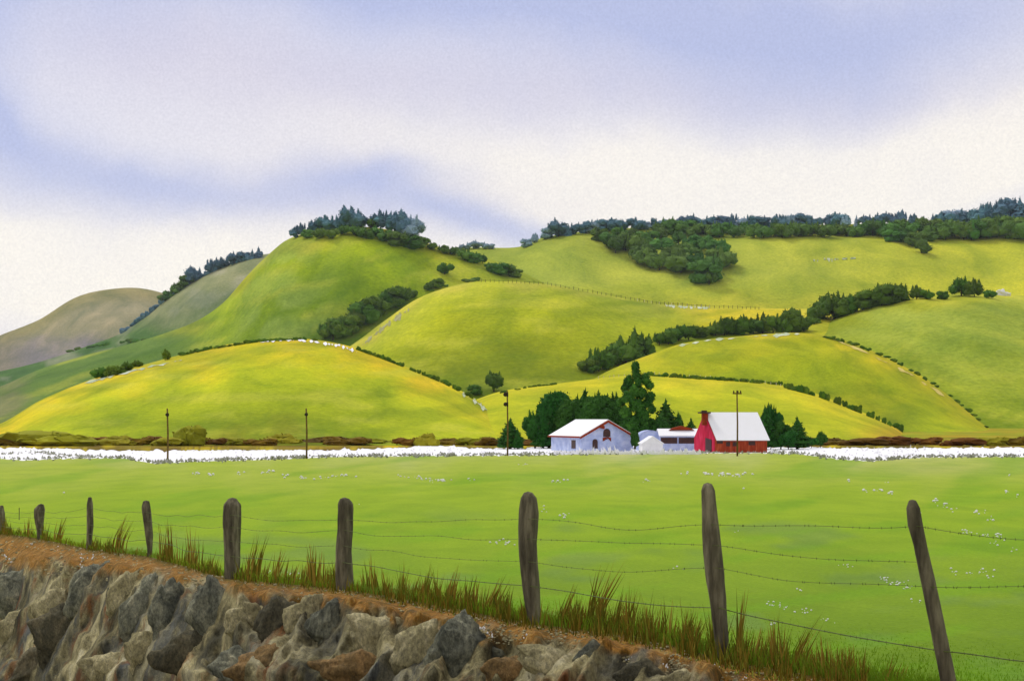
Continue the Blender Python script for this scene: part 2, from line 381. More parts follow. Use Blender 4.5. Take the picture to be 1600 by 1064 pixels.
def field_z(p, d):
    z0 = zf(p); e = math.exp(-max(0, d-df(p))/24)
    return .04+(z0-.04)*e+.05*nz(p/60, d/9)*(1-e)*sst(170, 60, d)
def field_edge(p):
    return lin([(-500, 716), (0, 717), (40, 720), (100, 717), (190, 716), (240, 725), (300, 722), (430, 718), (530, 714), (800, 712), (1000, 709), (1180, 708), (1250, 710), (1310, 718), (1360, 721), (1440, 715), (1600, 714), (2100, 714)], p)+1.4*nz(p/8, 2)+1.3*nz(p/2.6, 12)
def c_field(x, y, v):
    c = grad([(700, A_(208, 216, 150)), (716, A_(196, 210, 116)), (735, A_(186, 206, 82)), (775, A_(168, 198, 52)), (820, A_(160, 194, 46)), (900, A_(144, 178, 48)), (1000, A_(126, 162, 40)), (1100, A_(110, 146, 32))])(y+wob(x, y, 130, 26))
    c = mixc(c, A_(126, 160, 92), sst(.15, .6, fbm(x/190+3, y/34, 2, 3)+.35*math.exp(-((x-400)/230)**2-((y-850)/32)**2))*.5*sst(780, 830, y))
    c = mixc(c, A_(132, 184, 36), sst(.05, .5, fbm(x/240, y/26+.01*x*.5, 8, 3))*.5)
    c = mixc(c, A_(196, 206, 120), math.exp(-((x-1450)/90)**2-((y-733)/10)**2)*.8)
    return c
mg_field = mat_grass('field_grass', .5, (.7, .3, 1), .06, .16, 2.2, .25, (.70, .69, .50))
N = 70
def frow(i):
    t = i/N
    def f(p):
        a = df(p); b = DY(field_edge(p)); d = a*(b/a)**t
        return d, field_z(p, d)
    return f
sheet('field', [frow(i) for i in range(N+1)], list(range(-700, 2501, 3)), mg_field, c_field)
def field_at(px, py):
    d = df(px)
    while d < 240:
        z = field_z(px, d)
        if HOR-F*(z-CZ)/d <= py: break
        d *= 1.01
    return Vector(((px-800)/F*d, d, field_z(px, d)))

def bank_d(p, y):
    """distance of the bank surface in column p at row y (rows run from the fence foot down and towards the eye)"""
    a, b = yf(p), yr(p); r1 = lin([(-900, .85), (0, .88), (500, .92), (1200, .95)], p); r2 = lin([(-900, .72), (0, .80), (500, .85), (900, .9), (1300, .95)], p)
    if y <= b: return df(p)*lerp(1, r1, (y-a)/(b-a))
    d1 = df(p)*r1; yb = max(1075, b+40)
    if y <= yb: return d1*lerp(1, r2, (y-b)/(yb-b))
    return None
def rockamp(p, y):
    u = (p+y*.55)/46; v = (y-p*.25)/75
    r = 1-abs(2*fbm(u*.55+4, v*.5, 1.1, 4)); q = .8*fbm(u*2.0, v*1.3, 5, 3)+.12*fbm(u*7, v*6, 8, 3)
    cr = 1-abs(nz(u*.9, v*.35, 9))*3.4
    return r*.8+q*.5-.55*max(0, cr)
bank_px = [p for p in range(-700, 0, 10)]+[p for p in range(0, 1500, 3)]+[p for p in range(1500, 2501, 12)]
def bank_row(k):
    def f(p):
        a, b = yf(p), yr(p); yb = max(1075, b+40)
        if k <= 10: y = lerp(a, b, k/10)
        elif k <= 70: y = lerp(b, yb, (k-10)/60)
        else:
            d1 = bank_d(p, yb); z1 = CZ+(HOR-yb)/F*d1; t = (k-70)/10
            d = lerp(d1, 1.2, t); return d, lerp(z1, CZ-1.75, sst(0, 1, t))-(1.2*math.sin(t*math.pi))*.4
        d = bank_d(p, y); z = CZ+(HOR-y)/F*d
        w = sst(2, 16, k)*sst(72, 66, k)
        amp = .027*d**.85*w; h = rockamp(p, y)*amp+.012*fbm(p/12, y/12, 3)*d*.12*sst(0, 3, k)
        return d-h*1.2, z+h*.75
    return f
def c_bank(x, y, v): return (1, 1, 1)
# bank material: orange soil at the brow, tan and blue-grey rock below (mask follows the brow line)
m_bank, bn, bb = newmat('bank_rock_and_soil', .95, .2)
vc = bn.nodes.new('ShaderNodeVertexColor'); vc.layer_name = 'col'
vo = coords(bn, 'Object'); vs_ = coords(bn, 'Object', (1.2, .55, .8), (.2, .5, .5))
r1 = ramp(bn, nnoise(bn, 1.1, 7, .65, vs_, .8), [(.32, A_(56, 56, 44)), (.42, A_(94, 90, 66)), (.49, A_(138, 130, 92)), (.56, A_(184, 174, 128)), (.68, A_(216, 208, 170))])
r2 = ramp(bn, nnoise(bn, .45, 5, .6, vo, 1.0), [(.46, (0, 0, 0)), (.66, (.9, .9, .9))])
rk = mixn(bn, r2, r1, mixn(bn, nnoise(bn, 6, 5, .7, vo), A_(44, 50, 50), A_(126, 132, 132)))
ru = ramp(bn, nnoise(bn, .9, 5, .6, vs_, .5), [(.56, (0, 0, 0)), (.68, (1, 1, 1))])
rk = mixn(bn, ru, rk, A_(136, 92, 50))
rd = ramp(bn, nnoise(bn, .28, 4, .55, vo, .6), [(.40, (.5, .5, .46)), (.56, (1, 1, 1))]); rk = mixn(bn, 1.0, rk, rd, 'MULTIPLY')
so_ = ramp(bn, nnoise(bn, 3.5, 6, .7, vo), [(.32, A_(86, 72, 22, .9)), (.43, A_(126, 94, 28, .95)), (.54, A_(162, 114, 42, .95)), (.68, A_(188, 156, 88, .95))])
sepc = bn.nodes.new('ShaderNodeSeparateColor'); bn.links.new(vc.outputs['Color'], sepc.inputs[0])
bcol = mixn(bn, sepc.outputs[0], rk, so_)
bcol = mixn(bn, sepc.outputs[1], bcol, A_(92, 84, 24))
gr = ramp(bn, nnoise(bn, 22, 4, .8, vo), [(.34, (.6, .6, .62)), (.66, (1.5, 1.48, 1.4))])
bn.links.new(mixn(bn, 1.0, bcol, gr, 'MULTIPLY'), bb.inputs['Base Color'])
bump(bn, bb, nnoise(bn, 5, 8, .75, vs_), .16, .9)
def c_bank(x, y, v):
    b = yr(x); e = y-b+22*fbm(x/38, y/30, 2, 3)+12*nz(x/11, y/14, 5)
    return (sst(22, -10, e), sst(yf(x)+12, yf(x)-2, y+6*nz(x/9, 2)), 0)
sheet('bank', [bank_row(k) for k in range(81)], bank_px, m_bank, c_bank)

# ---------------------------------------------------------------- boulders set in the bank
def mat_rock(name, cols, tan=False):
    m, nt_, b = newmat(name, .88, .25)
    o = coords(nt_, 'Object', (1, 1, .6), (.3, .5, 0)); oi = nt_.nodes.new('ShaderNodeObjectInfo')
    va = nt_.nodes.new('ShaderNodeVectorMath'); va.operation = 'ADD'; nt_.links.new(o, va.inputs[0]); nt_.links.new(oi.outputs['Location'], va.inputs[1])
    f = nnoise(nt_, 2.6, 8, .7, va.outputs[0], .7)
    c = ramp(nt_, f, [(.28+i*.44/(len(cols)-1), c_) for i, c_ in enumerate(cols)])
    g = ramp(nt_, nnoise(nt_, 26, 4, .8, va.outputs[0]), [(.34, (.55, .56, .58)), (.66, (1.6, 1.58, 1.5))])
    nt_.links.new(mixn(nt_, 1.0, c, g, 'MULTIPLY'), b.inputs['Base Color'])
    bump(nt_, b, nnoise(nt_, 7, 8, .75, va.outputs[0]), .12, .9); return m
rock_mats = {'blue': mat_rock('blue_grey_rock', [A_(44, 48, 44, 1.2), A_(86, 88, 74, 1.3), A_(130, 130, 108, 1.3), A_(190, 182, 148, 1.3)]),
             'tan': mat_rock('tan_rock', [A_(96, 90, 62, 1.25), A_(150, 142, 104, 1.25), A_(196, 186, 146, 1.25)]),
             'olive': mat_rock('olive_grey_rock', [A_(46, 46, 36, 1.25), A_(84, 80, 60, 1.25), A_(120, 110, 82, 1.25)]),
             'rust': mat_rock('rusty_rock', [A_(84, 72, 48, 1.1), A_(128, 104, 64, 1.1), A_(168, 132, 84, 1.1)])}
word = {'blue': 'blue-grey', 'tan': 'pale tan', 'olive': 'dark olive-grey', 'rust': 'rust-stained'}
boulders = [(30, 925, 75, 62, 'blue', 25, 'at the far left edge of the bank, under the first post'),
 (100, 985, 70, 90, 'olive', 20, 'low in the bank left of the blue-grey pair'),
 (60, 1035, 90, 50, 'olive', -30, 'in the bottom left corner of the bank'),
 (140, 918, 44, 78, 'blue', 28, 'upright in the bank under the slim third post'),
 (196, 930, 40, 74, 'tan', 22, 'slanting between two dark boulders below the fourth post'),
 (222, 945, 44, 88, 'blue', 18, 'below and left of the broad fifth post, narrow'),
 (268, 962, 52, 96, 'blue', 4, 'tall and narrow, rising under the fifth post'),
 (336, 950, 58, 86, 'blue', -14, 'broadest of its colour, right below the fifth post'),
 (300, 1020, 80, 62, 'olive', 10, 'squat, under the tall narrow boulder'),
 (236, 1015, 60, 70, 'tan', 30, 'broad and light, low in the bank left of centre'),
 (440, 970, 58, 70, 'olive', -8, 'pitted, left below the sixth post'),
 (512, 968, 38, 56, 'blue', 26, 'small and leaning, under the sixth post'),
 (478, 960, 44, 62, 'tan', 24, 'leaning against the small blue-grey stone under the sixth post'),
 (590, 990, 74, 60, 'tan', 36, 'long and slanting, right below the sixth post'),
 (560, 1040, 90, 44, 'rust', 12, 'flat, at the bottom of the bank below the sixth post'),
 (420, 1036, 90, 50, 'rust', -4, 'flat, at the bottom edge beneath the pitted boulder'),
 (655, 1010, 58, 74, 'tan', 34, 'slanting beside the pointed dark boulder'),
 (725, 1010, 74, 84, 'blue', 2, 'pointed like a tent, left below the seventh post'),
 (800, 1050, 64, 44, 'rust', 15, 'under the seventh post at the bottom edge'),
 (872, 1040, 86, 42, 'tan', 30, 'long and low, right below the seventh post'),
 (935, 1024, 46, 40, 'blue', -10, 'small, rising from the brow between the seventh and eighth posts'),
 (1005, 1052, 52, 40, 'olive', 5, 'small, at the bottom edge left of the eighth post'),
 (84, 950, 46, 60, 'tan', 26, 'between the leftmost blue-grey stones, light and slanting'),
 (24, 985, 60, 60, 'tan', 14, 'at the left edge under the first blue-grey boulder'),
 (388, 968, 50, 64, 'tan', -20, 'light, between the broad blue-grey boulder and the pitted olive one'),
 (372, 1040, 60, 46, 'blue', 8, 'squat, at the bottom edge below the fifth post'),
 (176, 1045, 70, 40, 'tan', 16, 'flat, at the bottom edge in the left corner area'),
 (1070, 1062, 46, 30, 'tan', 12, 'low, at the bottom edge under the eighth post')]
for i, (px, py, w_, h_, kind, tilt, where) in enumerate(boulders):
    d = bank_d(px, min(py+h_*.16, 1072)); w_ *= 1.4; h_ *= 1.2; p = P(px, py+h_*.06, d)
    s = d/F; mb = MB()
    sub = 4; vs, fs = ico(sub); out = []
    p = p*1.0+Vector((0, w_*s*.10, -w_*s*.04)); M = Matrix.Rotation(R(tilt), 3, 'Y')
    for v in vs:
        q = Vector((round(v.x*1.6)/1.6, round(v.y*1.6)/1.6, round(v.z*1.6)/1.6))
        v2 = v.lerp(q, .12)
        k = 1+.38*fbm(v.x*1.1+i*7, v.y*1.1, v.z*1.1+i, 5)+.06*fbm(v.x*4.5+i*3, v.y*4.5, v.z*4.5, 4)+.10*(1-abs(fbm(v.x*3+i, v.y*3, v.z*3, 3))*2)
        top = 1-.35*max(0, v2.z)
        out.append(M @ Vector((v2.x*w_/2*s*k*top, v2.y*w_/2*s*.34*k, v2.z*h_/2*s*k)))
    mb.add(out, fs)
    o = mb.build('boulder', rock_mats[kind], None, True, p)
    tag(o, f'{word[kind]} boulder {where}', 'boulder', 'boulders set in the bank')

# ---------------------------------------------------------------- fence
m_post = mat_noise('weathered_post_wood', [A_(54, 50, 40), A_(98, 92, 72), A_(146, 138, 110)], 11, .95, .1, 7, .02, 34, .3, .72, (1, 1, .16))
m_wire = mat_noise('rusty_wire', [A_(60, 72, 26), A_(100, 112, 44)], 14, .7, .4)
fence = empty('wire_fence', P(832, 974, 15))
tag(fence, 'old barbed wire fence on dark wooden posts along the brow of the rocky bank', 'fence')
posts = [(56, [(790, 0, 5), (800, -4, 7), (815, -3, 8), (836, -3, 9)], 'short dark post at the left edge of the picture'),
 (48, [(788, 60, 68), (795, 54, 70), (810, 54, 69), (825, 57, 67), (845, 59, 66)], 'short thick-topped post, second from the left'),
 (40, [(777, 138, 143), (787, 136, 145), (820, 136, 146), (862, 135, 142)], 'slim straight post, third from the left'),
 (33, [(783, 224, 233), (792, 222, 235), (810, 224, 237), (835, 227, 239), (855, 230, 238), (874, 231, 237)], 'thin post narrowing to its foot, fourth from the left'),
 (24.5, [(779, 357, 369), (788, 350, 376), (815, 349, 377), (850, 351, 375), (912, 352, 373)], 'broad round-topped post, fifth from the left'),
 (20, [(779, 531, 545), (786, 528, 551), (830, 527, 551), (862, 524, 549), (900, 524, 551), (926, 526, 554)], 'squared broad post, sixth from the left'),
 (15, [(770, 818, 832), (778, 813, 838), (800, 810, 841), (850, 809, 838), (885, 812, 840), (920, 817, 843), (986, 828, 845)], 'tall post with a rounded head, third from the right'),
 (12, [(756, 1099, 1112), (764, 1095, 1116), (800, 1096, 1120), (850, 1098, 1126), (900, 1102, 1131), (940, 1109, 1134), (1000, 1117, 1138), (1044, 1123, 1141)], 'tallest post, leaning slightly left, second from the right'),
 (10, [(782, 1420, 1431), (792, 1416, 1436), (820, 1418, 1441), (850, 1427, 1447), (900, 1437, 1459), (950, 1447, 1470), (1000, 1457, 1481), (1064, 1469, 1494), (1110, 1476, 1500)], 'brown post leaning strongly left, rightmost')]
post_axis = []
fl = fence.location
for i, (d, prof, lab) in enumerate(posts):
    ys = [q[0] for q in prof]; axis = []
    n = 26; m = 18; vs, fs = [], []
    for j in range(n+1):
        y = lerp(ys[0], ys[-1], (j/n)**1.3)
        xl = lin([(q[0], q[1]) for q in prof], y); xr = lin([(q[0], q[2]) for q in prof], y)
        r = (xr-xl)/2*d/F; c = P((xl+xr)/2, y, d); axis.append((y, c, r))
        for k in range(m):
            a = 2*math.pi*k/m
            rr = r*(1+.10*nz(math.cos(a)*1.4+i*5, math.sin(a)*1.4, c.z*1.6)+.05*nz(a*3, c.z*9, i)+(.05 if k % 5 == 0 else 0))
            vs.append(c+Vector((math.cos(a)*rr, math.sin(a)*rr, (.025*r*10*nz(math.cos(a)*2, math.sin(a)*2, i+3)) if j < 2 else 0))-fl)
    for j in range(n):
        for k in range(m): fs.append((j*m+k, (j+1)*m+k, (j+1)*m+(k+1) % m, j*m+(k+1) % m))
    vs.append(axis[0][1]+Vector((0, 0, axis[0][2]*.35))-fl); ti = len(vs)-1
    for k in range(m): fs.append((ti, k, (k+1) % m))
    o = link('post', mesh('post', vs, fs, m_post, True), fence); o['label'] = lab
    post_axis.append((d, axis))
for si, fr in enumerate((.2, .34, .5, .7)):
    mb = MB(); path = []
    FR = {7: (.24, .35, .46, .72), 8: (.135, .28, .437, .72)}
    for i, (d, ax) in enumerate(post_axis):
        fr = FR[i][si] if i in FR else (.2, .34, .5, .7)[si]
        top, bot = ax[0][0], yf(pix(ax[-1][1])[0])
        y = lerp(top, bot, fr+.03*nz(i*2.3, si*5)); c = min(ax, key=lambda q: abs(q[0]-y))
        path.append(c[1]+Vector((0, -c[2]-.004, 0)))
    (path.append(P(1760, lin([(0, 834), (2, 922), (3, 1022)], si), 8.6)) if si != 1 else None); path.insert(0, P(-150, 800+si*9, 66))
    pts = []
    for a, b in zip(path, path[1:]):
        n = 22
        sag = .006*(b-a).length*(1 if si != 3 else .7)+.01
        for j in range(n):
            t = j/n; p = a.lerp(b, t); p.z -= sag*4*t*(1-t)-.07*nz(p.x*.9, p.y*.5, si*3)*(4*t*(1-t)); pts.append(p-fl)
    pts.append(path[-1]-fl)
    mb.tube(pts, [(.0014 if si < 3 else .0036)+.00006*(pp+fl).y*(1 if si<2 else .8) for pp in pts], 5)
    # barbs
    for j in range(len(pts)-1):
        for q in range(1):
            p = pts[j].lerp(pts[j+1], rnd.random()); r = .0018+.00004*(p+fl).y
            dv = Vector((rnd.uniform(-.3, .3), rnd.uniform(-.3, .3), 1)).normalized()*.009
            mb.tube([p-dv, p+dv], r, 4); 
    mb.build('wire', m_wire, fence)
# two little battens tied on the wires at the far left
mb = MB(); mb.tube([P(30, 793, 52)-fl, P(30, 812, 52)-fl], .014, 6); mb.build('dropper', m_post, fence)

# ---------------------------------------------------------------- grasses (nobody could count them)
def blades(name, spots, mat, label, cat='grass', kind='stuff'):
    """spots: (base, height, width, lean, colour)"""
    vs, fs, cs = [], [], []
    for (b, h, w_, lean, col_) in spots:
        a = rnd.uniform(-.6, .6); ax = Vector((math.cos(a), math.sin(a), 0))*w_/2
        n = len(vs); l = Vector(lean)
        vs += [b-ax, b+ax, b+ax*.8+l*.25+Vector((0, 0, h*.45)), b-ax*.8+l*.25+Vector((0, 0, h*.45)), b+l+Vector((0, 0, h))]
        fs += [(n, n+1, n+2, n+3), (n+3, n+2, n+4)]; cs += [col_]*5
    return tag(link(name, mesh(name, vs, fs, mat, False, cs)), label, cat, kind=kind)
m_blade = mat_attr('dry_grass_blades', .9, 3, .2)
sp = []
cols_g = [A_(116, 106, 30), A_(136, 114, 36), A_(146, 116, 42), A_(94, 98, 26), A_(112, 120, 34), A_(140, 116, 50)]
tall = [(45, 800, 8), (90, 800, 10), (180, 795, 20), (262, 800, 25), (300, 815, 20), (395, 815, 18), (430, 850, 25), (490, 842, 18), (500, 850, 25), (580, 856, 22), (660, 880, 30), (700, 870, 14), (735, 890, 30), (770, 888, 20), (880, 900, 14), (920, 866, 8), (932, 862, 10), (962, 905, 10), (980, 912, 12), (900, 930, 50), (1040, 925, 25), (1075, 935, 25), (1155, 905, 10), (1180, 970, 20), (1215, 945, 18), (1245, 950, 20), (1290, 975, 30), (1330, 1000, 40), (1390, 1020, 30), (470, 870, 30)]
def gband(p):     # usual top row of the grass
    return yf(p)-lin([(-100, 22), (232, 22), (362, 38), (538, 40), (832, 62), (1130, 70), (1300, 60), (1430, 30), (1600, 20)], p)
for i in range(12500):
    px = rnd.uniform(-60, 1640)
    dens = .35+.65*sst(-.25, .3, fbm(px/42, 1.7, 0, 3))
    if px > 1420: dens *= .35
    if rnd.random() > dens: continue
    d0 = df(px); off = rnd.triangular(-.75, .9, .05)*(d0/15)**.4; d = d0+off
    if off > 0: z = field_z(px, d)
    else:
        yy = lerp(yf(px), yr(px), -off/(d0*.1)); z = CZ+(HOR-yy)/F*d
    b = Vector(((px-800)/F*d, d, z-.02))
    h = (yf(px)-gband(px))*d/F*rnd.triangular(.2, 1.25, .4)*(.45+.9*dens*sst(-.4, .4, fbm(px/16, 5, 0, 2)))
    if px > 1440: h *= .6
    if off < 0: h *= max(.12, 1+off*1.6/(d0/15)**.4)
    c = rnd.choice(cols_g[:5]); c = mixc(c, A_(84, 100, 24), .35*rnd.random())
    sp.append((b, h, rnd.uniform(.35, 1.1)*.015*(d/15)**.7, (rnd.uniform(-.25, .25)*h, rnd.uniform(-.1, .1), 0), c))
for (px, top, wd) in tall:
    n = int(12+wd*.8)
    lx = rnd.uniform(-.1, .35)
    for k in range(n):
        q = px+rnd.gauss(0, wd*.42); d = df(q)+rnd.uniform(.0, .5); z = field_z(q, d)
        hmax = (yf(q)-top)*d/F; h = hmax*rnd.uniform(.35, 1)*math.exp(-((q-px)/(wd*.9+2))**2*.7)
        c = rnd.choice([A_(120, 104, 30), A_(142, 114, 40), A_(98, 94, 24), A_(156, 132, 54)])
        sp.append((Vector(((q-800)/F*d, d, z-.02)), h, .02*(d/15)**.6*rnd.uniform(.5, 1.2), ((lx+rnd.uniform(-.12, .12))*h, 0, 0), c))
blades('tall_grass', sp, m_blade, 'tall brown and olive grass growing along the foot of the wire fence')

sp = []
for i in range(20000):
    px = rnd.uniform(-60, 1660); d0 = df(px); off = rnd.random()**2.6*15*(d0/15); d = d0+off; z = field_z(px, d)
    b = Vector(((px-800)/F*d, d, z-.01)); x_, y_ = pix(b); c = c_field(x_, y_, b); c = tuple(v*k for v, k in zip(c, (1.0, .96, .66)))
    c = mixc(c, A_(110, 130, 40), rnd.random()*.5*sst(3, 0, off)); h = rnd.uniform(.02, .075)*(1+1.6*sst(2, 0, off))*(1-.6*sst(2, 9, off))
    sp.append((b, h, .009*(d/15)**.6, (rnd.uniform(-.5, .5)*h, 0, 0), c))
blades('short_grass', sp, mat_attr('green_blades', .9, 1.2, .15), 'short green pasture grass just behind the wire fence')
m_white = mat_noise('white_petals', [A_(215, 215, 205, .95), A_(245, 245, 240, .95)], 20, .8, .1)
fl_cl = [(300, 741, 8, 5), (312, 742, 6, 4), (330, 743, 7, 6), (375, 742, 6, 4), (418, 739, 14, 10), (450, 745, 8, 6), (475, 748, 8, 8), (500, 749, 8, 5), (530, 745, 16, 14), (628, 746, 6, 3), (650, 748, 10, 6), (672, 750, 12, 10), (690, 752, 12, 14), (735, 750, 7, 5), (868, 754, 6, 5), (880, 752, 5, 3), (815, 726, 8, 4), (1010, 752, 8, 4), (1100, 742, 10, 12), (1130, 743, 26, 26), (1155, 744, 18, 14), (1160, 765, 4, 2), (1070, 740, 8, 3), (850, 798, 6, 5), (878, 806, 8, 6), (795, 849, 8, 10), (780, 846, 10, 4), (1328, 753, 4, 2), (1350, 768, 5, 4), (1372, 768, 7, 8), (1392, 772, 5, 6), (1385, 755, 4, 2), (1462, 785, 7, 6), (1475, 790, 8, 8), (1490, 800, 6, 3), (1530, 803, 10, 7), (1545, 812, 9, 6), (1515, 832, 12, 10), (1550, 838, 16, 14), (1560, 850, 10, 6), (1580, 860, 8, 3), (1490, 893, 8, 5), (1510, 898, 10, 6), (1535, 893, 12, 9), (1550, 900, 8, 4), (1320, 885, 8, 6), (1385, 906, 8, 9), (1400, 912, 10, 14), (1418, 919, 8, 8), (1205, 945, 10, 8), (1225, 950, 10, 8), (1260, 957, 14, 8), (1288, 970, 10, 5), (1205, 975, 6, 4), (1575, 769, 6, 4), (1590, 775, 5, 2), (1435, 805, 5, 2), (1150, 830, 5, 2), (1055, 888, 8, 3), (1575, 745, 5, 2), (560, 790, 4, 1), (100, 770, 4, 1), (1250, 925, 6, 3), (1430, 940, 8, 4)]
mb = MB(); vs5, fs5 = ico(1)
for (px, py, r, n) in fl_cl:
    for k in range(n):
        p = field_at(px+rnd.gauss(0, r*.6), py+rnd.gauss(0, 1.1 if py < 780 else 2.4)); s = rnd.uniform(.55, 2.0)*p.y/F*(1.15 if p.y > 60 else .95)
        p.z += s*1.0
        mb.add([Vector((v.x*s*rnd.uniform(.9, 1.3), v.y*s, v.z*s*.8))+p for v in vs5], fs5)
# flowers along the brow of the bank
for (px, dy, r, n) in [(12, 40, 10, 8), (36, 36, 8, 8), (70, 22, 5, 3), (50, 12, 3, 2), (90, 8, 4, 3), (126, 15, 6, 7), (127, 30, 4, 6), (145, 12, 5, 5), (162, 10, 4, 3), (205, 28, 3, 2), (350, -3, 4, 4), (333, 0, 4, 3), (420, -18, 5, 3), (450, -14, 6, 4), (466, -14, 5, 3), (440, 22, 8, 5), (452, 30, 5, 4), (480, 20, 5, 2), (610, 22, 6, 3), (735, 14, 6, 4), (752, 22, 8, 9), (765, 30, 6, 6), (825, 22, 12, 10), (865, -6, 8, 5), (927, 30, 5, 3), (985, 34, 9, 6), (1010, 26, 4, 3), (1040, 34, 8, 6), (1120, 12, 7, 5), (1165, 22, 6, 4)]:
    for k in range(n):
        q = px+rnd.gauss(0, r*.5); y = yf(q)+dy+rnd.gauss(0, 3); y = min(y, yr(q)+30)
        if y < yf(q): p = field_at(q, y)
        else: p = P(q, y, bank_d(q, y)-.12)
        s = rnd.uniform(.6, 1.7)*p.y/F
        mb.add([Vector((v.x*s, v.y*s, v.z*s*1.3))+p for v in vs5], fs5)
pb = MB()
for k in range(2600):
    q = rnd.uniform(-30, 1330); y = lerp(yf(q), yr(q)+20, rnd.random()**.8); d = bank_d(q, y); s = rnd.uniform(.4, 1.0)**2*2.6*d/F
    p = P(q, y, d-.04); pb.add([Vector((v.x*s*1.3, v.y*s, v.z*s*.8))*(1+.3*nz(v.x*2+k, v.y*2, v.z*2))+p for v in vs5], fs5)
tag(pb.build('gravel', rock_mats['tan']), 'loose pale gravel and clods on the orange soil brow of the bank', 'gravel', kind='stuff')
tag(mb.build('wildflower', m_white), 'tiny white wildflowers scattered over the green field and bank', 'flowers', kind='stuff')

# pale grass and grey scrub on the track
sp = []
m_pale = mat_attr('bleached_grass_blades', .9, .5, .12)
for i in range(2600):
    px = rnd.uniform(-30, 1640); e = plain_edge(px)
    hump = .25*math.exp(-((px-690)/25)**2)+.9*sst(870, 900, px)*sst(1010, 960, px)+.6*sst(1030, 1040, px)*sst(1100, 1080, px)+.9*math.exp(-((px-1205)/14)**2)+.5*math.exp(-((px-1400)/60)**2)
    y = rnd.uniform(e, field_edge(px)); d = DY(y)
    if 1085 < px < 1204 and d > 196: continue
    if d > 214 and hump > .5: d = rnd.uniform(204, 214)
    if rnd.random() > .12+hump: continue
    h = rnd.uniform(.08, .26)*(1+5.0*hump*sst(-.2, .5, nz(px/5, 3)))
    sp.append((Vector(((px-800)/F*d, d, .0)), h, rnd.uniform(.12, .4), (rnd.uniform(-.3, .3)*h, 0, 0), mixc(A_(240, 239, 236, 1), A_(250, 250, 248, 1), rnd.random())))
for i in range(700):
    px = rnd.uniform(866, 1094); d = rnd.uniform(200, 210); k = sst(-.3, .5, nz(px/6, 31))
    sp.append((Vector(((px-800)/F*d, d, 0)), rnd.uniform(.12, .35)+.8*k*rnd.random(), rnd.uniform(.25, .6), (rnd.uniform(-.2, .2), 0, 0), A_(250, 250, 248, 1)))
blades('pale_grass', sp, m_pale, 'bleached white grass beside the chalk track below the hills')
sp = []
for i in range(9000):
    px = rnd.uniform(-30, 1640)
    if rnd.random() > .25+.9*sst(-.05, .4, fbm(px/30, 8, 0, 3)): continue
    if rnd.random() < .35: continue
    y = field_edge(px)+rnd.gauss(-1.2, 1.3) if not (px < 190 and rnd.random() < .6) else lin([(0, 710), (60, 707), (110, 713), (190, 716)], px)+rnd.gauss(0, 1)
    d = DY(max(700, y)); h = rnd.uniform(.12, .38)
    c = mixc(A_(120, 124, 92), A_(186, 186, 172), rnd.random())
    sp.append((Vector(((px-800)/F*d, d, .03)), h, rnd.uniform(.12, .4), (rnd.uniform(-.3, .3)*h, 0, 0), c))
blades('grey_scrub', sp, mat_attr('grey_scrub_leaves', .9, .5, .2), 'low grey-green scrub between the white track and the green field', 'scrub')

# ---------------------------------------------------------------- trees
def leafmat(name, dark, mid, light, rand=.2):
    return mat_noise(name, [dark, mid, light], .35, .9, .1, 5, 0, lo=.34, hi=.66, rand=rand)
KL = 1.0
LM = {'ridge': mat_noise('haze_tinted_foliage', [A_(70, 104, 122, KL), A_(92, 126, 138, KL), A_(118, 148, 146, KL)], .12, lo=.35, hi=.65, rand=.22),  # ridge trees: the blue of distance haze is put into the leaf colour
      'pale': mat_noise('haze_paled_foliage', [A_(128, 154, 170, KL), A_(156, 180, 190, KL)], .12, lo=.35, hi=.65, rand=.15),  # farther trees, paled by distance haze in the colour itself
      'forest': mat_noise('grey_green_foliage', [A_(66, 100, 40, KL), A_(88, 122, 46, KL), A_(126, 150, 56, KL)], .10, lo=.35, hi=.65, rand=.24),
      'mid': mat_noise('olive_green_foliage', [A_(62, 92, 26, KL), A_(84, 114, 30, KL), A_(116, 142, 40, KL)], .18, lo=.35, hi=.65, rand=.22),
      'dark': mat_noise('dark_green_foliage', [A_(32, 70, 22, KL), A_(48, 92, 28, KL), A_(70, 116, 36, KL)], .5, lo=.35, hi=.65, rand=.15),
      'brown': mat_noise('brown_scrub_foliage', [A_(84, 58, 16, 1), A_(106, 78, 20, 1), A_(130, 102, 28, 1)], .5, lo=.35, hi=.65, rand=.25),
      'olive': mat_noise('olive_scrub_foliage', [A_(122, 122, 24, 1), A_(140, 138, 28, 1), A_(154, 150, 34, 1)], .5, lo=.35, hi=.65, rand=.18)}
m_bark = mat_noise('bark', [A_(50, 44, 30), A_(84, 74, 52)], 3, bmp=.05)

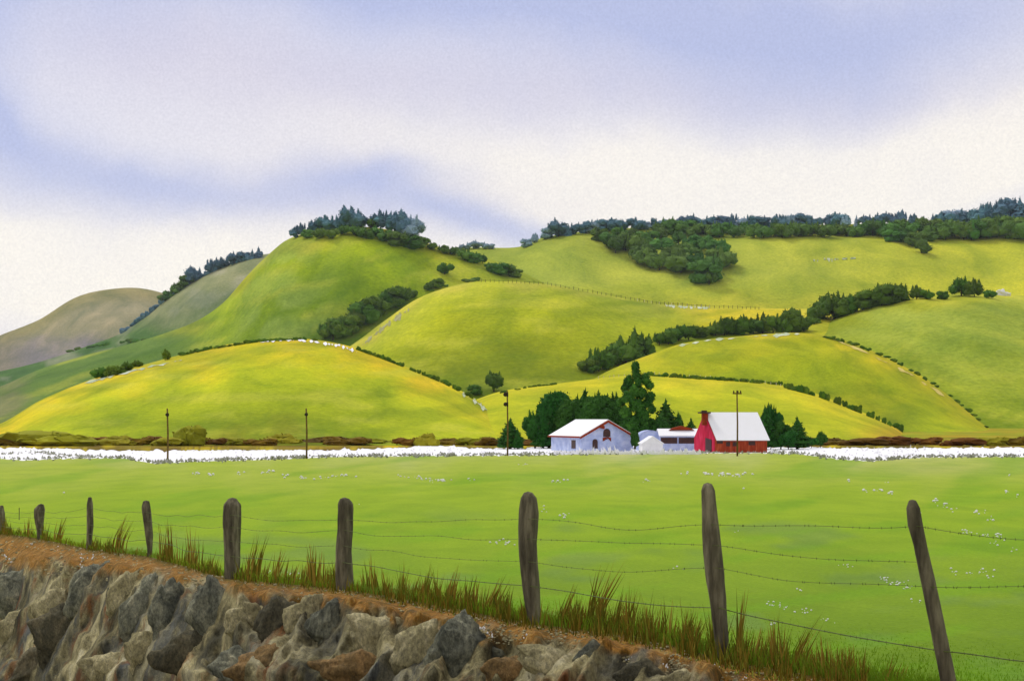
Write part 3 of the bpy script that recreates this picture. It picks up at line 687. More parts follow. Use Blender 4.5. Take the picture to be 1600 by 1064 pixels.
def leaves(mb, c, rx, ry, rz, n, size, r_):
    for _ in range(n):
        v = Vector((r_.gauss(0, 1), r_.gauss(0, 1), r_.gauss(0, 1))).normalized()
        k = r_.uniform(.86, 1.16); p = Vector((v.x*rx*k, v.y*ry*k, v.z*rz*k))+Vector(c)
        a = Vector((r_.uniform(-1, 1), r_.uniform(-1, 1), r_.uniform(-1, 1))).normalized(); b = a.cross(v+a*.1).normalized(); s = size*r_.uniform(.5, 1.2)
        mb.add([p-a*s, p-b*s*.55, p+a*s, p+b*s*.55], [(0, 1, 2, 3)])
def crown_round(seed, wide=1.0, nb=9, spikes=0, lsub=2, nl=95, lsz=.045):
    """crown of unit height standing on z=.16"""
    r_ = random.Random(seed); mb = MB()
    for i in range(nb):
        a = r_.uniform(0, 6.28); rr = r_.uniform(.08, .3)*wide; z = r_.uniform(.34, .78); s = r_.uniform(.15, .25)*(1.15-.5*abs(z-.5))
        c = (math.cos(a)*rr*1.15, math.sin(a)*rr*1.15, z); s *= r_.uniform(.7, 1.05)
        mb.blob(c, s*wide*.86, s*wide*.86, s*.88, lsub, .6, 2.6, seed+i)
        leaves(mb, c, s*wide*.98, s*wide*.98, s*1.0, nl, lsz, r_)
    for i in range(spikes):
        a = r_.uniform(0, 6.28); rr = r_.uniform(0, .3)*wide; z = r_.uniform(.55, .7); h = r_.uniform(.28, .42)
        c = Vector((math.cos(a)*rr, math.sin(a)*rr, z)); mb.tube([c, c+Vector((.02, 0, h*.6)), c+Vector((.0, .02, h))], [.09, .045, .006], 6)
        leaves(mb, c+Vector((0, 0, h*.4)), .07, .07, h*.5, 50, .03, r_)
    return mb
def crown_cone(seed, wid=.26, tiers=9, nl=40):
    r_ = random.Random(seed); mb = MB()
    for i in range(tiers):
        t = i/(tiers-1); z0 = .1+.72*t; rad = wid*(1-t)**.8*r_.uniform(.8, 1.2)+.03; h = .24*(1-.35*t)
        n = 14; ring = []
        for k in range(n):
            a = 2*math.pi*k/n; q = rad*(1+.38*r_.uniform(-1, 1)); ring.append(Vector((math.cos(a)*q, math.sin(a)*q, z0-r_.uniform(0, .06))))
        apex = Vector((r_.uniform(-.015, .015), r_.uniform(-.015, .015), min(1.0, z0+h)))
        mid = [v.lerp(apex, .5)+Vector((0, 0, -.02)) for v in ring]
        vs = ring+mid+[apex]; fs = [(k, (k+1) % n, n+(k+1) % n, n+k) for k in range(n)]+[(n+k, n+(k+1) % n, 2*n) for k in range(n)]
        mb.add(vs, fs); leaves(mb, (0, 0, z0+.02), rad, rad, .07, int(nl*(1-t)+8), .04, r_)
    return mb
def trunk_mesh(seed, h=.5, r=.03):
    r_ = random.Random(seed); mb = MB()
    mb.tube([(0, 0, -.06), (.01, 0, h*.5), (-.01, .01, h)], [r*1.3, r*.85, r*.4], 7)
    for i in range(4):
        a = i*1.6+r_.random(); z = h*r_.uniform(.45, .8); mb.tube([(0, 0, z), (math.cos(a)*.12, math.sin(a)*.12, z+.12), (math.cos(a)*.2, math.sin(a)*.2, z+.24)], [r*.5, r*.35, r*.12], 5)
    return mb
VAR = {'round': [crown_round(s, w_, 9, 3) for s, w_ in ((11, 1.1), (12, 1.3), (13, .95), (14, 1.2))],
       'wide': [crown_round(s, w_, 11, 5) for s, w_ in ((21, 1.45), (22, 1.6), (23, 1.35))],
       'spiky': [crown_round(s, w_, 7, 8) for s, w_ in ((31, 1.1), (32, 1.3), (33, .9))],
       'cone': [crown_cone(s, w_) for s, w_ in ((41, .24), (42, .3), (43, .2))],
       'Fround': [crown_round(s, w_, 14, 2, 3, 330, .026) for s, w_ in ((51, 1.1), (52, 1.25))],
       'Fspiky': [crown_round(s, w_, 12, 6, 3, 300, .026) for s, w_ in ((53, 1.0), (54, 1.2), (55, 1.1))],
       'Fwide': [crown_round(s, w_, 14, 3, 3, 300, .028) for s, w_ in ((56, 1.5), (57, 1.4))],
       'Fcone': [crown_cone(s, w_, 13, 150) for s, w_ in ((58, .24), (59, .28), (60, .2))]}
_m = {}
def crown_me(kind, v, mat):
    k = (kind, v, mat)
    if k not in _m:
        mb = VAR[kind][v]; _m[k] = mesh('crown', mb.v, mb.f, LM[mat], False)
    return _m[k]
_t = [trunk_mesh(1), trunk_mesh(2)]
tr_me = [mesh('trunk', t.v, t.f, m_bark, True) for t in _t]
KN = {'round': 'round tree', 'wide': 'spreading tree', 'spiky': 'ragged tree', 'cone': 'pointed conifer'}
def tree(p, h, kind, mat, name='tree', sx=1.0, cat='tree'):
    k = 'conifer' if kind.endswith('cone') else name
    t = empty(k, p, rnd.uniform(0, 6.28)); t.scale = (h*sx, h*sx, h)
    c = link('crown', crown_me(kind, rnd.randrange(len(VAR[kind])), mat), t)
    link('trunk', tr_me[rnd.randrange(2)], t)
    t['category'] = 'conifer' if kind.endswith('cone') else cat
    return t
ORD = ['first', 'second', 'third', 'fourth', 'fifth', 'sixth', 'seventh', 'eighth', 'ninth', 'tenth', 'eleventh', 'twelfth', 'thirteenth', 'fourteenth', 'fifteenth']
CM = {'ridge': 'haze-tinted blue-green', 'pale': 'haze-paled blue-grey', 'forest': 'grey-green', 'mid': 'olive-green', 'dark': 'dark green', 'brown': 'brown', 'olive': 'olive'}
def cluster(hill, items, where, group, shared=False, sx=1.0):
    """items: (px, base row, height px, kind, mat)"""
    items = sorted(items); n = len(items)
    for i, (px, py, hp, kind, mat) in enumerate(items):
        p = hill.at(px, py); h = hp*p.y/F; p = p-Vector((0, 0, h*.22))
        t = tree(p, h*1.2, kind, mat, sx=sx)
        if shared: t['label'] = f'{CM[mat]} {KN[kind]} {where}'
        elif n == 1: t['label'] = f'{CM[mat]} {KN[kind]} {where}'
        else:
            pos = 'leftmost' if i == 0 else 'rightmost' if i == n-1 else (ORD[i]+' from the left' if i <= n/2 else ORD[n-1-i]+' from the right')
            t['label'] = f'{CM[mat]} {KN[kind]}, {pos} {where}'
        t['group'] = group
# crown of the big hill
it = []
for px, hp, k, m in [(462, 16, 'round', 'ridge'), (470, 20, 'spiky', 'ridge'), (486, 22, 'spiky', 'ridge'), (498, 18, 'wide', 'ridge'), (511, 26, 'spiky', 'ridge'), (523, 16, 'round', 'ridge'), (533, 22, 'spiky', 'ridge'), (547, 36, 'spiky', 'ridge'), (560, 24, 'spiky', 'ridge'), (580, 18, 'round', 'forest'), (594, 30, 'spiky', 'ridge'), (606, 28, 'round', 'ridge'), (618, 32, 'spiky', 'ridge'), (627, 40, 'spiky', 'ridge'), (640, 34, 'wide', 'pale')]:
    it.append((px, H2.cy(px)+3, hp, k, m))
cluster(H2, it, 'on the tallest hill skyline', 'trees on top of the tallest green hill')
it = [(px, H2.cy(px)+dy, hp, 'wide', 'forest') for px, dy, hp in [(480, 8, 14), (500, 12, 17), (520, 17, 17), (538, 12, 16), (556, 16, 18), (572, 20, 20), (590, 16, 18), (606, 20, 20), (622, 24, 24), (640, 22, 24), (652, 14, 20)]]
cluster(H2, it, 'just below the tallest summit', 'trees just below the summit of the tallest hill')
it = [(px, py, hp, k, 'forest') for px, py, hp, k in [(664, 386, 14, 'wide'), (676, 390, 12, 'wide'), (694, 396, 14, 'wide'), (710, 399, 14, 'wide'), (726, 408, 20, 'spiky'), (740, 412, 18, 'wide'), (754, 412, 15, 'round'), (766, 424, 14, 'wide'), (780, 430, 20, 'wide'), (796, 432, 20, 'round'), (806, 434, 14, 'wide')]]
cluster(H2, it, 'down the tallest hill right shoulder', 'trees down the right shoulder of the tallest hill')
cluster(H2, [(695, 430, 19, 'round', 'mid')], 'standing alone on the slope above the middle hill', 'lone trees')
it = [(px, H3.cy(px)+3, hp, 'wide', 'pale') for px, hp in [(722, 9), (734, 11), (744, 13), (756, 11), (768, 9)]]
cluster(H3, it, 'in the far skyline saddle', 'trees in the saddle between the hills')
# dusky ridge left
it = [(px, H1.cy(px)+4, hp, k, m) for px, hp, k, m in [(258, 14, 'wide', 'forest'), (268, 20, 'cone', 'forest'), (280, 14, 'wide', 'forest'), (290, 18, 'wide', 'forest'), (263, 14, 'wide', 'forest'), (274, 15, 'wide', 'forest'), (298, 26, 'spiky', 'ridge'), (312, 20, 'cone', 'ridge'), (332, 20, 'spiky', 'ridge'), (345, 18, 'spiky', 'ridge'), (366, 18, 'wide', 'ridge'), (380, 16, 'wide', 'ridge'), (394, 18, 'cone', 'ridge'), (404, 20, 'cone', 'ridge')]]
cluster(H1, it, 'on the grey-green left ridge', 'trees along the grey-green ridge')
# long wooded skyline right
it = []; x = 822
while x < 1630:
    it.append((x, H3.cy(x)+4, lin([(820, 14), (870, 24), (1000, 18), (1300, 22), (1500, 24), (1560, 32), (1582, 44), (1620, 40)], x)*rnd.uniform(.75, 1.15), rnd.choice(['wide', 'spiky', 'wide', 'cone', 'round']), 'ridge' if rnd.random() < .8 else 'pale')); x += rnd.uniform(12, 19)
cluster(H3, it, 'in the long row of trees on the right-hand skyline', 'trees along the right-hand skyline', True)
it = []; x = 1030
while x < 1625:
    it.append((x, H3.cy(x)+lin([(1030, 12), (1200, 16), (1400, 18), (1600, 28)], x)+rnd.uniform(-2, 4), lin([(1040, 22), (1300, 20), (1600, 34)], x)*rnd.uniform(.85, 1.15), rnd.choice(['wide', 'round', 'wide']), 'forest')); x += rnd.uniform(11, 16)
cluster(H3, it, 'in the dark belt below the right-hand skyline', 'trees in the dark belt below the right-hand skyline', True)
wood = [(936, 378, 22), (950, 390, 28), (962, 396, 30), (978, 392, 30), (992, 398, 34), (1002, 412, 34), (1016, 420, 32), (1030, 424, 30), (1040, 404, 34), (1052, 418, 38), (1064, 428, 34), (1076, 412, 34), (1088, 428, 36), (1102, 444, 38), (1112, 432, 34), (1124, 420, 34), (1130, 402, 28), (1010, 385, 26), (1030, 378, 22), (1060, 384, 24), (1085, 392, 26), (1110, 395, 28), (968, 374, 20), (990, 376, 22), (1108, 446, 24)]
cluster(H3, [(a, b, c, rnd.choice(['round', 'wide', 'round']), 'forest') for a, b, c in wood], 'in the wood hanging down the right-hand hill', 'trees of the hanging wood on the right-hand hill', True)
cluster(H3, [(1395, 378, 20, 'wide', 'forest'), (1412, 380, 20, 'wide', 'forest'), (1430, 386, 24, 'wide', 'forest'), (1440, 396, 22, 'round', 'forest'), (1450, 378, 18, 'wide', 'forest'), (1418, 370, 16, 'wide', 'forest')], 'in the small skyline wood spur', 'trees of the small spur of wood')
# belts between the fields
belt = [(508, 530, 26, 'round'), (520, 532, 34, 'round'), (532, 526, 32, 'wide'), (545, 522, 30, 'wide'), (556, 516, 34, 'round'), (568, 508, 38, 'round'), (580, 500, 36, 'wide'), (594, 496, 26, 'wide'), (605, 486, 32, 'round'), (618, 482, 34, 'wide'), (632, 474, 26, 'round'), (640, 466, 16, 'wide'), (672, 456, 15, 'round'), (684, 452, 16, 'wide')]
cluster(H2, [(a, b, c, k, 'mid') for a, b, c, k in belt], 'in the gully tree belt', 'trees in the gully belt')
belt = [(920, 582, 22, 'wide'), (936, 580, 36, 'spiky'), (952, 574, 30, 'round'), (966, 574, 36, 'round'), (978, 570, 48, 'spiky'), (992, 562, 58, 'cone'), (1002, 560, 40, 'spiky'), (1014, 556, 16, 'wide'), (928, 585, 14, 'wide')]
cluster(H4, [(a, b, c, k, 'mid') for a, b, c, k in belt], 'in the clump above the farm', 'trees in the clump above the farm')
belt = [(1030, 540, 22, 'round'), (1044, 538, 24, 'wide'), (1060, 534, 26, 'wide'), (1076, 532, 26, 'round'), (1092, 528, 20, 'wide'), (1118, 525, 24, 'spiky'), (1132, 524, 30, 'round'), (1146, 523, 28, 'wide'), (1162, 524, 32, 'spiky'), (1178, 522, 26, 'wide'), (1192, 522, 32, 'spiky'), (1208, 522, 32, 'round'), (1222, 522, 32, 'spiky'), (1236, 520, 38, 'round'), (1252, 517, 22, 'wide')]
cluster(H4, [(a, b, c, k, 'mid') for a, b, c, k in belt], 'behind the lower right hill', 'trees in the row behind the lower right hill')
belt = [(1270, 512, 24, 'wide'), (1288, 500, 40, 'round'), (1302, 496, 46, 'round'), (1316, 490, 34, 'wide'), (1330, 486, 30, 'spiky'), (1348, 480, 28, 'round'), (1362, 478, 30, 'wide'), (1378, 474, 36, 'round'), (1394, 472, 34, 'wide'), (1406, 466, 28, 'round'), (1432, 464, 22, 'spiky'), (1448, 464, 16, 'wide'), (1472, 464, 14, 'wide')]
cluster(H5, [(a, b+4, c, k, 'mid') for a, b, c, k in belt], 'on the right pasture crest', 'trees on the crest of the right pasture')
cluster(H5, [(1502, 463, 32, 'round', 'mid'), (1522, 464, 28, 'spiky', 'mid'), (1545, 466, 14, 'wide', 'mid')], 'of three beside the white rock', 'three trees beside the white rock')
cluster(H4, [(772, 612, 34, 'round', 'mid')], 'alone at the foot of the middle hill, above the first farm pole', 'lone trees')
cluster(H4, [(742, 618, 17, 'wide', 'mid')], 'small, just left of the lone tree above the farm pole', 'lone trees')
cluster(HF, [(158, 592, 19, 'wide', 'mid'), (170, 589, 18, 'spiky', 'mid'), (184, 586, 16, 'wide', 'mid'), (200, 580, 15, 'wide', 'mid'), (214, 574, 12, 'wide', 'mid'), (258, 563, 17, 'spiky', 'mid')], 'on the front hill left brow', 'trees on the left brow of the front hill')

# hedges: rows of low bushes
bush_mb = [MB() for _ in range(4)]
for i, b in enumerate(bush_mb):
    r_ = random.Random(60+i)
    for k in range(5):
        c = (r_.uniform(-.6, .6), r_.uniform(-.3, .3), r_.uniform(.25, .6)); s = r_.uniform(.28, .42)
        b.blob(c, s*1.25, s, s, 2, .5, 2.3, i*9+k); leaves(b, c, s*1.27, s*1.02, s*1.02, 34, .1, r_)
_b = {}
def bush(p, w_, h, mat, name='bush'):
    v = rnd.randrange(4)
    if (v, mat) not in _b: _b[(v, mat)] = mesh('bush', bush_mb[v].v, bush_mb[v].f, LM[mat], False)
    o = link(name, _b[(v, mat)], None, p); o.scale = (w_, w_*.7, h); o.rotation_euler.z = rnd.choice((0, math.pi))+rnd.uniform(-.4, .4)
    o['category'] = 'bush'; return o
def hedge(hill, line, step, hp, mat, label, group, skip=.0, wf=1.0):
    x = line[0][0]
    while x <= line[-1][0]:
        if rnd.random() >= skip:
            p = hill.at(x, lin(line, x)); h = hp*rnd.uniform(.6, 1.25)*p.y/F; p.z -= h*.12
            o = bush(p, step*.62*wf*rnd.uniform(.7, 1.35)*p.y/F, h, mat); o['label'] = label; o['group'] = group
        x += step*rnd.uniform(.55, 1.15)
hedge(HF, [(285, 556), (330, 546), (400, 535), (470, 531), (505, 533)], 9, 6, 'mid', 'low bush in the dark hedge along the brow of the yellow front hill', 'hedge bushes on the brow of the front hill', .08, 1.2)
hedge(HF, [(560, 548), (600, 562), (640, 578), (690, 598), (740, 624)], 8, 8, 'mid', 'low bush in the hedge descending the right side of the front hill', 'hedge bushes down the right side of the front hill', .1, 1.1)
hedge(H2, [(664, 458), (700, 448), (745, 438)], 11, 5, 'forest', 'tiny bush above the crest of the middle hill', 'bushes above the middle hill', .3)
hedge(H1, [(110, 548), (150, 542), (190, 536), (240, 533)], 12, 6, 'forest', 'low bush on the dusky slope at the foot of the grey-green ridge', 'bushes at the foot of the grey-green ridge', .1)
hedge(H1, [(192, 520), (230, 494), (262, 467), (300, 441), (350, 417), (410, 400)], 8, 9, 'ridge', 'dark low bush on the outline of the grey-green left ridge', 'bushes on the outline of the grey-green ridge', .05, 1.3)
hedge(H7, [(785, 614), (830, 605), (880, 600)], 8, 4, 'mid', 'low bush on the edge of the field above the farmhouse', 'bushes on the field edge above the farmhouse', .25)
hedge(H7, [(1010, 587), (1050, 590), (1100, 593), (1150, 596), (1220, 602)], 9, 7, 'mid', 'low bush in the hedge above the red barn', 'hedge bushes above the red barn', .1, 1.1)
hedge(H7, [(1228, 607), (1270, 618), (1300, 628), (1330, 640), (1370, 656), (1410, 674)], 10, 13, 'mid', 'rounded bush in the hedge sloping down right of the red barn', 'hedge bushes sloping down right of the barn', .05, 1.0)
hedge(H6, [(1290, 528), (1330, 538), (1390, 562), (1430, 584), (1480, 616), (1520, 650), (1545, 672)], 11, 6, 'mid', 'small bush on the curved boundary of the far right pasture', 'bushes on the boundary of the right pasture', .15)
for x0, y0 in [(1140, 582), (1128, 585)]:
    pass
# brown mounds of scrub along the foot of the hills
mounds = [(20, 14, 60, 'brown'), (60, 10, 50, 'brown'), (68, 26, 110, 'olive'), (120, 12, 60, 'brown'), (150, 15, 55, 'brown'), (185, 19, 60, 'olive'), (212, 16, 50, 'brown'), (243, 18, 52, 'brown'), (262, 16, 40, 'olive'), (290, 15, 46, 'brown'), (300, 36, 42, 'olive'), (335, 15, 44, 'brown'), (372, 16, 50, 'olive'), (405, 14, 42, 'brown'), (440, 22, 54, 'olive'), (515, 16, 62, 'brown'), (545, 17, 60, 'brown'), (575, 13, 50, 'olive'), (638, 16, 42, 'brown'), (668, 24, 36, 'olive'), (700, 14, 46, 'brown'), (740, 16, 46, 'olive'), (765, 17, 40, 'brown'), (800, 13, 46, 'brown'), (840, 12, 40, 'brown'), (1262, 14, 40, 'brown'), (1300, 14, 54, 'brown'), (1350, 14, 50, 'brown'), (1395, 17, 52, 'brown'), (1440, 15, 50, 'brown'), (1505, 15, 46, 'brown'), (1545, 17, 46, 'olive'), (1580, 17, 44, 'brown'), (1610, 14, 44, 'brown')]
for i, (px, hp, wp, mat) in enumerate(mounds):
    d = 268+rnd.uniform(-3, 8); p = Vector(((px-800)/F*d, d, -.15)); o = bush(p, wp*.78*d/F, hp*d/F*1.0, mat, 'scrub_bush')
    side = 'left' if px < 860 else 'right'
    o['label'] = f'{"brown" if mat == "brown" else "olive"} mound of scrub between the white track and the hills, {side} of the farm'
    o['group'] = f'{mat} scrub mounds {side} of the farm'
# farm trees
G = lambda px, d: Vector(((px-800)/F*d, d, 0))
def ftree(px, top, d, kind, label, sx=1.0, mat='dark', base=None):
    h = (DY(1)*0+(HOR-top)/F*d+CZ); t = tree(G(px, d), h/.985, 'F'+kind, mat, sx=sx); t['label'] = label; t['group'] = 'dark trees round the farm buildings'; return t
for a in [(797, 650, 240, 'cone', 'small dark conifer at the foot of the pole left of the farm', 1.3), (809, 668, 238, 'cone', 'small dark conifer right of the first farm pole', 1.2),
          (836, 642, 246, 'spiky', 'leftmost ragged tree of the dark row behind the farmhouse', .75), (848, 634, 244, 'cone', 'slim conifer near the left end of the dark row', .9),
          (868, 612, 250, 'spiky', 'tall broad tree behind the left corner of the farmhouse roof', .85), (890, 624, 248, 'spiky', 'dark ragged tree behind the farmhouse ridge', .9),
          (913, 603, 252, 'cone', 'pointed conifer sticking up behind the farmhouse roof', 1.2), (926, 620, 246, 'spiky', 'ragged tree just right of the conifer behind the farmhouse', .8),
          (940, 618, 250, 'spiky', 'ragged tree behind the farmhouse gable', .7), (902, 612, 251, 'cone', 'narrow conifer left of the pointed one behind the farmhouse', .9), (930, 610, 253, 'cone', 'narrow conifer behind the farmhouse gable window', .9), (858, 628, 247, 'cone', 'narrow conifer behind the left corner of the farmhouse', 1.0), (955, 615, 252, 'spiky', 'ragged tree left of the tall farm tree', .75),
          (1040, 620, 246, 'cone', 'tall pointed conifer behind the blue shed', 1.5), (1028, 652, 240, 'spiky', 'low ragged tree right of the tall farm tree', .9), (1060, 640, 244, 'cone', 'middle conifer behind the long shed', 1.1), (1080, 650, 246, 'cone', 'small conifer just left of the barn cupola', 1.0), (1052, 662, 240, 'wide', 'low dark thicket tree behind the long shed', .8),
          (1196, 630, 236, 'cone', 'narrow conifer against the right end of the red barn', 1.1), (1205, 633, 238, 'spiky', 'dark ragged tree at the right end of the red barn', .5), (1220, 656, 236, 'spiky', 'short ragged tree right of the barn', .7), (1246, 648, 238, 'cone', 'lone pointed conifer right of the barn', 1.2), (1232, 672, 234, 'wide', 'low dark bushy tree between the barn and the pointed conifer', .8),
          (1282, 674, 250, 'spiky', 'small dark tree at the right end of the farm', .7), (1268, 680, 248, 'wide', 'low thicket tree near the right end of the farm', .8),
          (992, 672, 220, 'spiky', 'narrow dark tree between the farmhouse and the blue shed', .45)]:
    ftree(*a)
# the tall tree, its own crown
t = empty('tree', G(995, 240)); tag(t, 'tallest dark green tree of the farm, lobed crown rising between farmhouse and sheds', 'tree', 'dark trees round the farm buildings')
mb = MB(); r_ = random.Random(5); k_ = 240/F
for i, (px, py, w_, h_) in enumerate([(993, 574, 13, 20), (995, 586, 15, 20), (997, 598, 12, 18), (983, 596, 17, 20), (978, 606, 15, 14), (1008, 592, 17, 18), (1015, 602, 14, 14), (990, 612, 16, 20), (981, 620, 20, 20), (970, 628, 17, 15), (1003, 614, 18, 18), (1016, 620, 16, 17), (1010, 631, 22, 16), (994, 634, 26, 26), (1018, 640, 12, 12), (977, 644, 20, 20), (1004, 650, 26, 24), (988, 662, 32, 28), (1008, 670, 24, 26), (976, 672, 22, 22), (994, 684, 34, 24)]):
    c = P(px, py, 240)-t.location+Vector((0, r_.uniform(-1, 1), 0)); c = tuple(c)
    mb.blob(c, w_/2*k_*.8, w_/2*k_*.75, h_/2*k_*.82, 3, .7, 2.6, i+90); leaves(mb, c, w_/2*k_*.95, w_/2*k_*.95, h_/2*k_*.97, 300, .17, r_)
mb.build('crown', LM['dark'], t)
mb = MB(); mb.tube([(0, 0, -.1), (.1, 0, 4), (0, 0, 9), (-.2, 0, 13)], [.5, .38, .22, .08], 9)
for a in (-1, 1, -.6, .7): mb.tube([(0, 0, 4+a), (a*1.2, .2, 6+a), (a*2, .2, 7.5+a)], [.2, .12, .04], 6)
mb.build('trunk', m_bark, t)

# ---------------------------------------------------------------- buildings
m_roof = mat_noise('white_roof_sheet', [A_(240, 240, 238, 1), A_(252, 250, 248, 1)], .8, .6, .3, 5, .01, 8, .3, .6)
m_bluew = mat_noise('shade_tinted_blue_render', [A_(150, 164, 206), A_(180, 192, 226), A_(208, 214, 236)], .9, .9, .1, 6, .01, 10)  # white farmhouse walls: their lavender-blue shade is put into this colour
m_redt = mat_noise('red_brown_trim', [A_(110, 40, 20), A_(160, 62, 28)], 2)
m_redw = mat_noise('red_barn_boards', [A_(128, 44, 24), A_(158, 62, 34), A_(184, 92, 56)], 1.2, .85, .15, 6, .02, 8, .3, .7, (3, 3, .5))
m_pink = mat_noise('sunlit_crimson_boards', [A_(150, 24, 40), A_(192, 34, 66), A_(212, 60, 96)], 1.1, .85, .15, 6, .02, 8, .3, .7, (3, 3, .5))  # brighter red for the gable: light on that side painted into the colour
m_darkw = mat_noise('dark_brown_opening', [A_(40, 20, 16), A_(74, 36, 28)], 3, .5, .4)
m_whitew = mat_noise('white_wash', [A_(226, 226, 224, .95), A_(244, 243, 240, .95)], 1.2, .85, .1, 5, .01, 9)

def arch(mb, x0, x1, z0, z1, y, th, n=8):
    """upright arched panel in the plane y, thickness towards -y"""
    cx, r = (x0+x1)/2, (x1-x0)/2
    poly = [(x0, y, z0), (x1, y, z0)]+[(cx+r*math.cos(a), y, z1-r+r*math.sin(a)) for a in [math.pi*i/n for i in range(n+1)]]
    mb.prism(poly, (0, -th, 0))
def gable_house(name, corner, rz, Wd, L, eave, ridge, mats, over=.35, front_poly=None):
    """front gable in plane y=0 from x=0..Wd, body runs back to y=L"""
    b = empty(name, corner, rz)
    mb = MB(); mb.prism([(0, 0, 0), (Wd, 0, 0), (Wd, 0, eave), (Wd/2, 0, ridge), (0, 0, eave)], (0, L, 0)); mb.build('wall', mats[0], b)
    s = (ridge-eave)/(Wd/2); mb = MB(); th = .12
    for sg in (-1, 1):
        xe = Wd/2+sg*(Wd/2+over); ze = eave-s*over
        mb.prism([(Wd/2, -over, ridge+.02), (xe, -over, ze+.02), (xe, -over, ze+.02+th), (Wd/2, -over, ridge+.02+th)], (0, L+2*over, 0))
    return b, mb, s
# farmhouse: gable end to the right, long side to the left
fh, rf, s = gable_house('farmhouse', G(908, 219), R(20), 8.8, 12.5, 2.45, 4.85, (m_bluew,))
tag(fh, 'white farmhouse with shade-tinted blue walls, big white roof, red-brown eaves and arched dark windows', 'house')
ro = rf.build('roof', m_roof, fh)
mb = MB(); o_ = .35
for sg in (-1, 1):
    xe = 4.4+sg*(4.4+o_); ze = 2.45-s*o_
    mb.prism([(4.4, -o_-.03, 4.85+.03), (xe, -o_-.03, ze+.03), (xe, -o_-.03, ze-.3), (4.4, -o_-.03, 4.85-.34)], (0, -.08, 0))
mb.box(-o_-.14, -o_-.02, -o_, 12.5+o_, 2.45-s*o_-.12, 2.45-s*o_+.12)
mb.build('fascia', m_redt, fh)
mb = MB(); arch(mb, 3.7, 4.9, 2.3, 3.55, -.0, .08); w1 = mb.build('window', m_darkw, fh); w1['label'] = 'large arched window high in the gable'
mb = MB(); arch(mb, 3.62, 4.98, 2.16, 2.26, 0, .14, 2); mb.build('sill', m_redt, w1)
mb = MB(); arch(mb, 1.9, 2.75, .5, 1.95, -.0, .08); mb.build('door', m_darkw, fh)
mb = MB(); mb.box(-.07, 0, 2.2, 3.8, .45, 1.75); mb.build('window', m_darkw, fh)
mb = MB(); mb.box(5.9, 6.9, -.06, 0, .8, 1.7); mb.build('window', m_bluew, fh)
mb = MB(); mb.prism([(2.9, -.6, 3.75), (3.7, -.6, 3.5), (3.7, -.6, 3.9), (3.3, -.6, 4.25)], (0, 1.2, 0)); d_ = mb.build('dormer', m_redt, fh)
# blue shed with arched roof and white hut in front
bs = empty('shed', G(998, 228), 0); tag(bs, 'pale blue shed with curved roof half hidden behind a small white hut', 'shed')
mb = MB(); n = 12; poly = [(0, 0, 0), (3.7, 0, 0), (3.7, 0, 1.9)]+[(1.85+1.85*math.cos(math.pi*i/n), 0, 1.9+1.25*math.sin(math.pi*i/n)) for i in range(1, n)]+[(0, 0, 1.9)]
mb.prism(poly, (0, 5, 0)); mb.build('wall', m_bluew, bs)
mb = MB()
for i in range(n):
    a0, a1 = math.pi*i/n, math.pi*(i+1)/n
    q = [(1.85+1.95*math.cos(a), -.15, 1.9+1.35*math.sin(a)) for a in (a0, a1)]; q2 = [(1.85+1.87*math.cos(a), -.15, 1.9+1.27*math.sin(a)) for a in (a1, a0)]
    mb.prism(q+q2, (0, 5.3, 0))
mb.build('roof', m_bluew, bs)
hut, rf, s = gable_house('hut', G(1004, 214), R(4), 3.1, 3.4, 1.35, 2.35, (m_whitew,), .15)
tag(hut, 'small white gabled hut in front of the pale blue shed', 'hut'); rf.build('roof', m_roof, hut)
mb = MB(); mb.box(1.2, 1.9, -.05, 0, .05, 1.2); dd = mb.build('door', m_whitew, hut)
# long low shed
ls = empty('long_shed', G(1031, 226), 0); tag(ls, 'long low pale blue shed with two dark strip windows left of the red barn', 'shed')
mb = MB(); mb.prism([(0, 0, 0), (0, 0, 2.45), (0, 2.2, 3.3), (0, 4.4, 2.45), (0, 4.4, 0)], (6.2, 0, 0)); mb.build('wall', m_bluew, ls)
mb = MB()
mb.prism([(-.2, -.5, 2.32), (-.2, 2.2, 3.36), (-.2, 2.2, 3.5), (-.2, -.5, 2.46)], (6.6, 0, 0)); mb.prism([(-.2, 2.2, 3.36), (-.2, 4.9, 2.32), (-.2, 4.9, 2.46), (-.2, 2.2, 3.5)], (6.6, 0, 0)); mb.build('roof', m_roof, ls)
for x0, x1 in ((.15, 2.75), (3.0, 5.75)):
    mb = MB(); mb.box(x0, x1, -.07, 0, 1.15, 2.1); f_ = mb.build('window', m_darkw, ls)
mb = MB(); mb.prism([(1.6, 1.2, 3.3), (5.6, 1.2, 3.3), (5.2, 1.2, 3.55), (3.6, 1.2, 3.95), (2.4, 1.2, 3.65)], (0, 1.6, 0)); mb.build('roof_vent', m_redt, ls)
# red barn: long side to us, gable end to the left
th = R(-22)
barn = empty('barn', G(1117, 214), th); tag(barn, 'red barn with a steep white roof, gable end coloured sunlit crimson and dark windows', 'barn')
L, Wb, e_, r_h = 7.9, 7.6, 2.15, 5.9
barn.rotation_euler.z = R(2)
